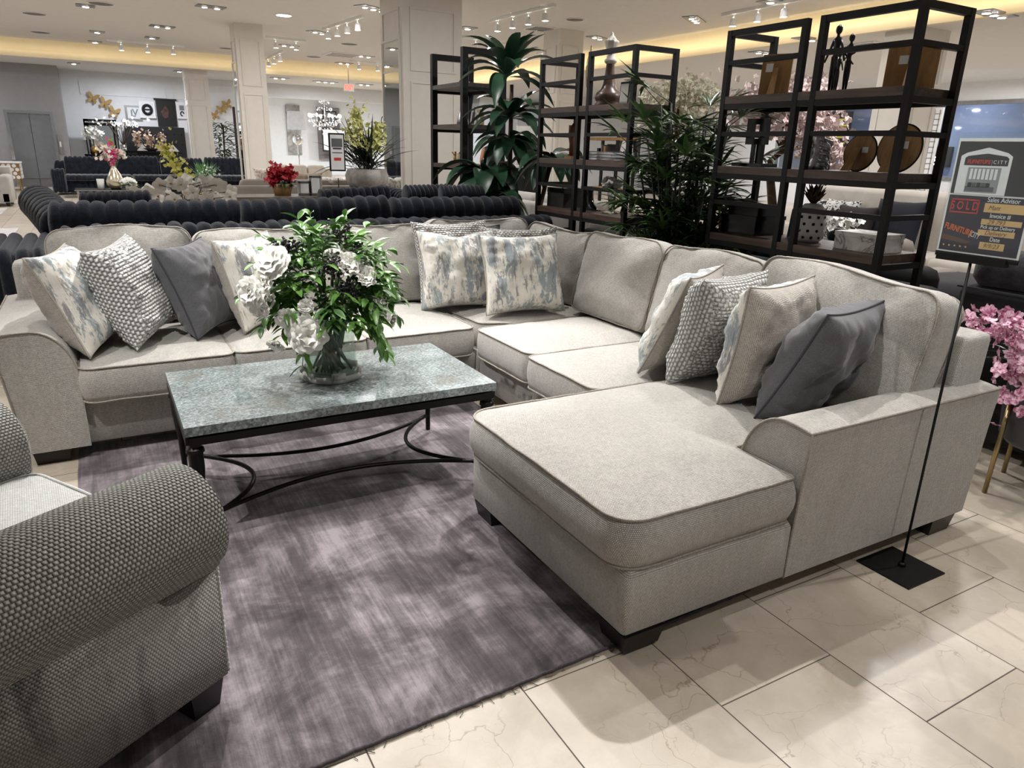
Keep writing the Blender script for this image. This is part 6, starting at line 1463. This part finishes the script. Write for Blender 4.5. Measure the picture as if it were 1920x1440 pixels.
# ================================================================ ceiling fixtures
random.seed(2)
def eyeball(px, py, n=2, s_=.16, rz=0, lab='', z=ZC):
    p = at(px, py, z); t = thing('recessed_light', lab, 'ceiling light', (p.x, p.y, z), rz); w_ = s_*n
    MB().box(-w_-.03, -s_-.03, -.015, w_+.03, s_+.03, -.001).build('trim_frame', M['steel'], t, smooth=False)
    for k in range(n):
        x = -w_+s_+2*s_*k; mb = MB().lathe([(.0, -.03), (s_*.5, -.03), (s_*.62, -.015)], 16, (x, 0, 0), cap=False); h_ = mb.build('lamp_housing', M['chrome'], t); MB().lathe([(0, -.035), (s_*.42, -.035), (s_*.42, -.028), (0, -.028)], 14, (x, 0, 0), cap=False).build('lamp', M['lamp_glow'], h_)
for i, (px, py, n, rz, lab) in enumerate((
    (395, 12, 2, .1, 'twin recessed light above the far left, nearest the top edge'), (182, 59, 1, 0, 'single recessed light above the butterflies, higher in the picture'), (178, 78, 1, 0, 'single recessed light above the butterflies, just above the beam'), (304, 49, 2, .1, 'twin recessed light over the distant ribbed sectional'),
    (285, 70, 1, .0, 'single long recessed light beside the left track light'), (597, 60, 2, .6, 'twin recessed light between the cream column and the wide track fixture'), (540, 85, 2, .3, 'twin recessed light right of the cream column top'), (700, 15, 3, .5, 'triple recessed light left of the big column, near the top edge'),
    (684, 105, 2, .1, 'twin recessed light close to the beam, upper one'), (645, 118, 2, .1, 'twin recessed light close to the beam, lower one'), (877, 52, 1, 0, 'single recessed light right of the big column'), (1120, 70, 2, .4, 'twin recessed light beside the chess queen crown'), (1302, 36, 3, .6, 'triple recessed light above the palm'),
    (1445, 2, 1, 0, 'single recessed light cut by the top edge above the right bays'), (160, 10, 1, 0, 'dark-trimmed recessed light top left'))):
    eyeball(px, py, n, .11 if n > 1 else .13, rz, lab)
for i, (px, py, lab) in enumerate(((138, 118, 'lone light under the low ceiling at the left'), (336, 133, 'lone light under the low ceiling by the far column'), (524, 146, 'twin light under the low ceiling right of the cream column'), (610, 153, 'triple light under the low ceiling above the chandelier'), (683, 158, 'twin light under the low ceiling left of the big column'),
    (1430, 98, 'twin light under the low right ceiling left of the statue'), (1865, 25, 'triple light under the low right ceiling at the right edge'), (1190, 150, 'light under the low right ceiling near the queen'), (1515, 72, 'light under the low right ceiling behind the narrow right bay'))):
    p = at(px, py, ZS)
    if p.y < 50 and p.x < 60: eyeball(px, py, (1, 1, 2, 3, 2, 2, 3, 2, 2)[i], .12, .1, lab, ZS)
def track(p0, p1, heads, lab):
    a = at(*p0, ZC); b_ = at(*p1, ZC); c = (a+b_)/2; t = thing('track_light', lab, 'track light', (c.x, c.y, ZC)); d = (b_-a); L_ = d.length; dn = d.normalized()
    R_ = Matrix.Rotation(math.atan2(dn.y, dn.x), 4, 'Z'); MB().box(-L_/2, -.03, -.05, L_/2, .03, -.001, mat=R_).build('track', M['white_matte'], t, smooth=False)
    for k in range(heads):
        q = dn*(L_*((k+.5)/heads-.5)); h_ = MB().tube([q+V((0,0,-.05)), q+V((0,0,-.12))], .012, 6).lathe([(.03, -.11), (.05, -.13), (.06, -.24), (.055, -.24)], 14, q, cap=False).build('lamp_head', M['white_matte'], t)
        MB().lathe([(0, -.236), (.052, -.236), (.052, -.23), (0, -.23)], 12, q, cap=False).build('lamp', M['lamp_glow'], h_)
track((200, 73), (347, 85), 3, 'long track with three spotlights above the framed art'); track((345, 99), (430, 107), 2, 'track with two spotlights left of the cream column'); track((497, 67), (573, 75), 2, 'track with two spotlights right of the cream column')
track((606, 52), (680, 28), 4, 'diagonal track with four spotlights left of the big column'); track((498, 110), (530, 94), 3, 'small diagonal track right behind the cream column'); track((655, 112), (725, 118), 2, 'track with two spotlights near the beam left of the big column')
track((920, 36), (1040, 6), 4, 'diagonal track with four spotlights above the broad-leaved plant'); track((1008, 98), (1090, 78), 4, 'diagonal track with four spotlights between plant crown and chess queen'); track((1355, 25), (1500, -5), 3, 'track with spotlights above the narrow right bay'); track((868, 66), (960, 82), 2, 'track right of the big column behind the plant crown')
def disc(px, py, r, lab, z=ZC, glow=False):
    p = at(px, py, z); t = thing('ceiling_speaker' if not glow else 'downlight_disc', lab, 'ceiling speaker' if not glow else 'ceiling light', (p.x, p.y, z)); MB().lathe([(0, -.012), (r, -.012), (r*1.1, -.001)], 20, cap=False).build('grille', M['lamp_glow'] if glow else plain('grille_grey', (120,114,108), .8), t); MB().tube([V((r*1.08*math.cos(q*PI/10), r*1.08*math.sin(q*PI/10), -.006)) for q in range(20)], .012, 5, closed=True).build('ring', M['white_matte'], t)
for px, py, r, lab in ((189, 6, .2, 'round ceiling speaker at the top left'), (64, 25, .2, 'round ceiling speaker left of the top left one'), (76, 60, .2, 'round ceiling speaker above the lift'), (265, 92, .2, 'round ceiling speaker below the long track'), (424, 90, .18, 'round ceiling speaker just left of the cream column'), (655, 82, .2, 'round ceiling speaker near the vent left of the big column'), (588, 106, .2, 'round ceiling speaker lower left of the vent'), (1078, 36, .16, 'round ceiling speaker above the narrow left bay')): disc(px, py, r, lab)
disc(532, 28, .14, 'round glowing ceiling light right of the cream column top', glow=True)
for px, py, w_, lab in ((642, 102, .45, 'square ceiling vent left of the big column'), (1012, 52, .25, 'small round-edged ceiling vent above the plant')):
    p = at(px, py, ZC); t = thing('ceiling_vent', lab, 'vent', (p.x, p.y, ZC)); MB().box(-w_, -w_, -.02, w_, w_, -.001).build('frame', M['white_matte'], t, smooth=False); mb = MB()
    for k in range(5): mb.box(-w_*.85, -w_*.8+k*w_*.38, -.03, w_*.85, -w_*.8+k*w_*.38+.03, -.02)
    mb.build('slats', M['steel'], t, smooth=False)
p = at(1628, 84, ZS); t = thing('ceiling_vent', 'square ceiling vent behind the family statue', 'vent', (p.x, p.y, ZS)); MB().box(-.35, -.35, -.02, .35, .35, -.001).build('frame', M['white_matte'], t, smooth=False); MB().box(-.28, -.28, -.03, .28, .28, -.02).build('slats', M['steel'], t, smooth=False)
# ================================================================ light
sc.view_settings.view_transform = 'Standard'; sc.view_settings.look = 'None'; sc.view_settings.gamma = 1
sc.view_settings.use_curve_mapping = False; sc.view_settings.exposure = 0.66
w = bpy.data.worlds.new('world'); sc.world = w; w.use_nodes = True
w.node_tree.nodes['Background'].inputs[0].default_value = (.97, .98, 1.0, 1); w.node_tree.nodes['Background'].inputs[1].default_value = .15
def spot(x, y, tx, ty, power, size=75, blend=.5, rad=.03, col=(1, .98, .955), z=3.72):
    L = bpy.data.lights.new('ceiling_spot', 'SPOT'); L.energy = power; L.spot_size = math.radians(size); L.spot_blend = blend
    L.shadow_soft_size = rad; L.color = col
    o = bpy.data.objects.new('ceiling_spot', L); C.objects.link(o); o.location = (x, y, z)
    o.rotation_euler = (V((tx, ty, 0))-V((x, y, z))).to_track_quat('-Z', 'Y').to_euler(); return o
for a in ((1.0, 4.7, .9, 3.1, 300, 58), (2.6, 5.2, 2.2, 3.4, 150, 65), (2.7, 3.3, 1.5, 1.9, 230, 60), (-1.6, 2.2, -.1, 3.7, 200, 62), (.2, 1.7, .85, 3.4, 150, 42),
          (1.6, -.7, 2.2, 1.2, 95, 60), (-.3, 5.6, .2, 4.3, 130, 70), (4.4, .9, 3.2, .6, 85, 70), (3.8, 2.6, 2.3, 1.8, 80, 70), (.2, 1.5, 3.5, 1.15, 130, 32), (2.2, 6.0, 3.2, 5.6, 75, 75), (1.2, 6.6, 1.2, 5.4, 90, 90), (4.4, 4.4, 3.4, 3.6, 120, 80)):
    spot(*a)
def down(x, y, power, z=3.7, r=.25, col=(.98, .98, 1)):
    L = bpy.data.lights.new('downlight', 'AREA'); L.shape = 'DISK'; L.size = r; L.energy = power; L.color = col
    o = bpy.data.objects.new('downlight', L); C.objects.link(o); o.location = (x, y, z); return o
for x in (-5, 0, 4.5, 9):
    for y in (8.5, 14, 20): down(x, y, 40 if y == 8.5 else 62)
down(6.0, 3.0, 60); down(8.0, 5.5, 30)
def strip(loc, size, rot, power):
    L = bpy.data.lights.new('cove_strip', 'AREA'); L.shape = 'RECTANGLE'; L.size, L.size_y = (size, .06) if rot[0] else (.06, size); L.energy = power; L.color = (1, .84, .58)
    o = bpy.data.objects.new('cove_strip', L); C.objects.link(o); o.location = loc; o.rotation_euler = rot
strip((10.95, 9, 3.56), 28, (0, -PI/2, 0), 26); strip((2, 23.45, 3.56), 18, (PI/2, 0, 0), 7)
for x in (14, 18):
    for y in (4, 10, 16): down(x, y, 60, z=3.3)
for x in (-4, 1.5, 7, 13): down(x, 25.6, 56, z=3.3, col=(.85, .9, 1))
for y in (8, 13): down(21.6, y, 35, z=3.3, col=(.9, .94, 1))
for x in (8, 12): down(x, 31, 190, z=3.3, col=(.9, .95, 1))
# ================================================================ groups of repeats
GROUPS = {'recessed_light': 'recessed ceiling lights', 'track_light': 'track spotlights on the ceiling', 'ceiling_speaker': 'round ceiling speakers', 'ceiling_vent': 'ceiling vents',
          'wall_butterfly': 'gold butterflies on the back wall', 'column': 'cream panelled columns', 'etagere': 'black steel and wood shelving units', 'coffee_table_book': 'stacked books under the chess queen',
          'shelf_book': 'upright books on the small wood bookcase', 'storage_box': 'black boxes on the lower shelf', 'folded_napkin': 'folded napkins on the long black table', 'decorative_plate': 'round plates on the middle shelf',
          'plush_pillow': 'ribbed midnight pillows', 'plush_bolster': 'ribbed midnight bolsters', 'tube_light': 'strip lights beyond the mall window', 'blossom_tree': 'blossom trees behind the shelving'}
for o in list(C.objects):
    if o.parent is None and 'category' in o.keys():
        n_ = o.name.split('.')[0]
        if n_ in GROUPS: o['group'] = GROUPS[n_]
        elif n_ == 'throw_pillow': o['group'] = 'throw pillows on the light grey sectional' if o.matrix_basis.translation.y < 5 and o.matrix_basis.translation.x < 3 else 'throw pillows on the background sofas'
        elif n_ == 'photo_frame' and 'zigzag' in o['label']: o['group'] = 'zigzag photo frames'
        elif n_ == 'picture_frame': o['group'] = 'wooden picture frames on the top shelf'
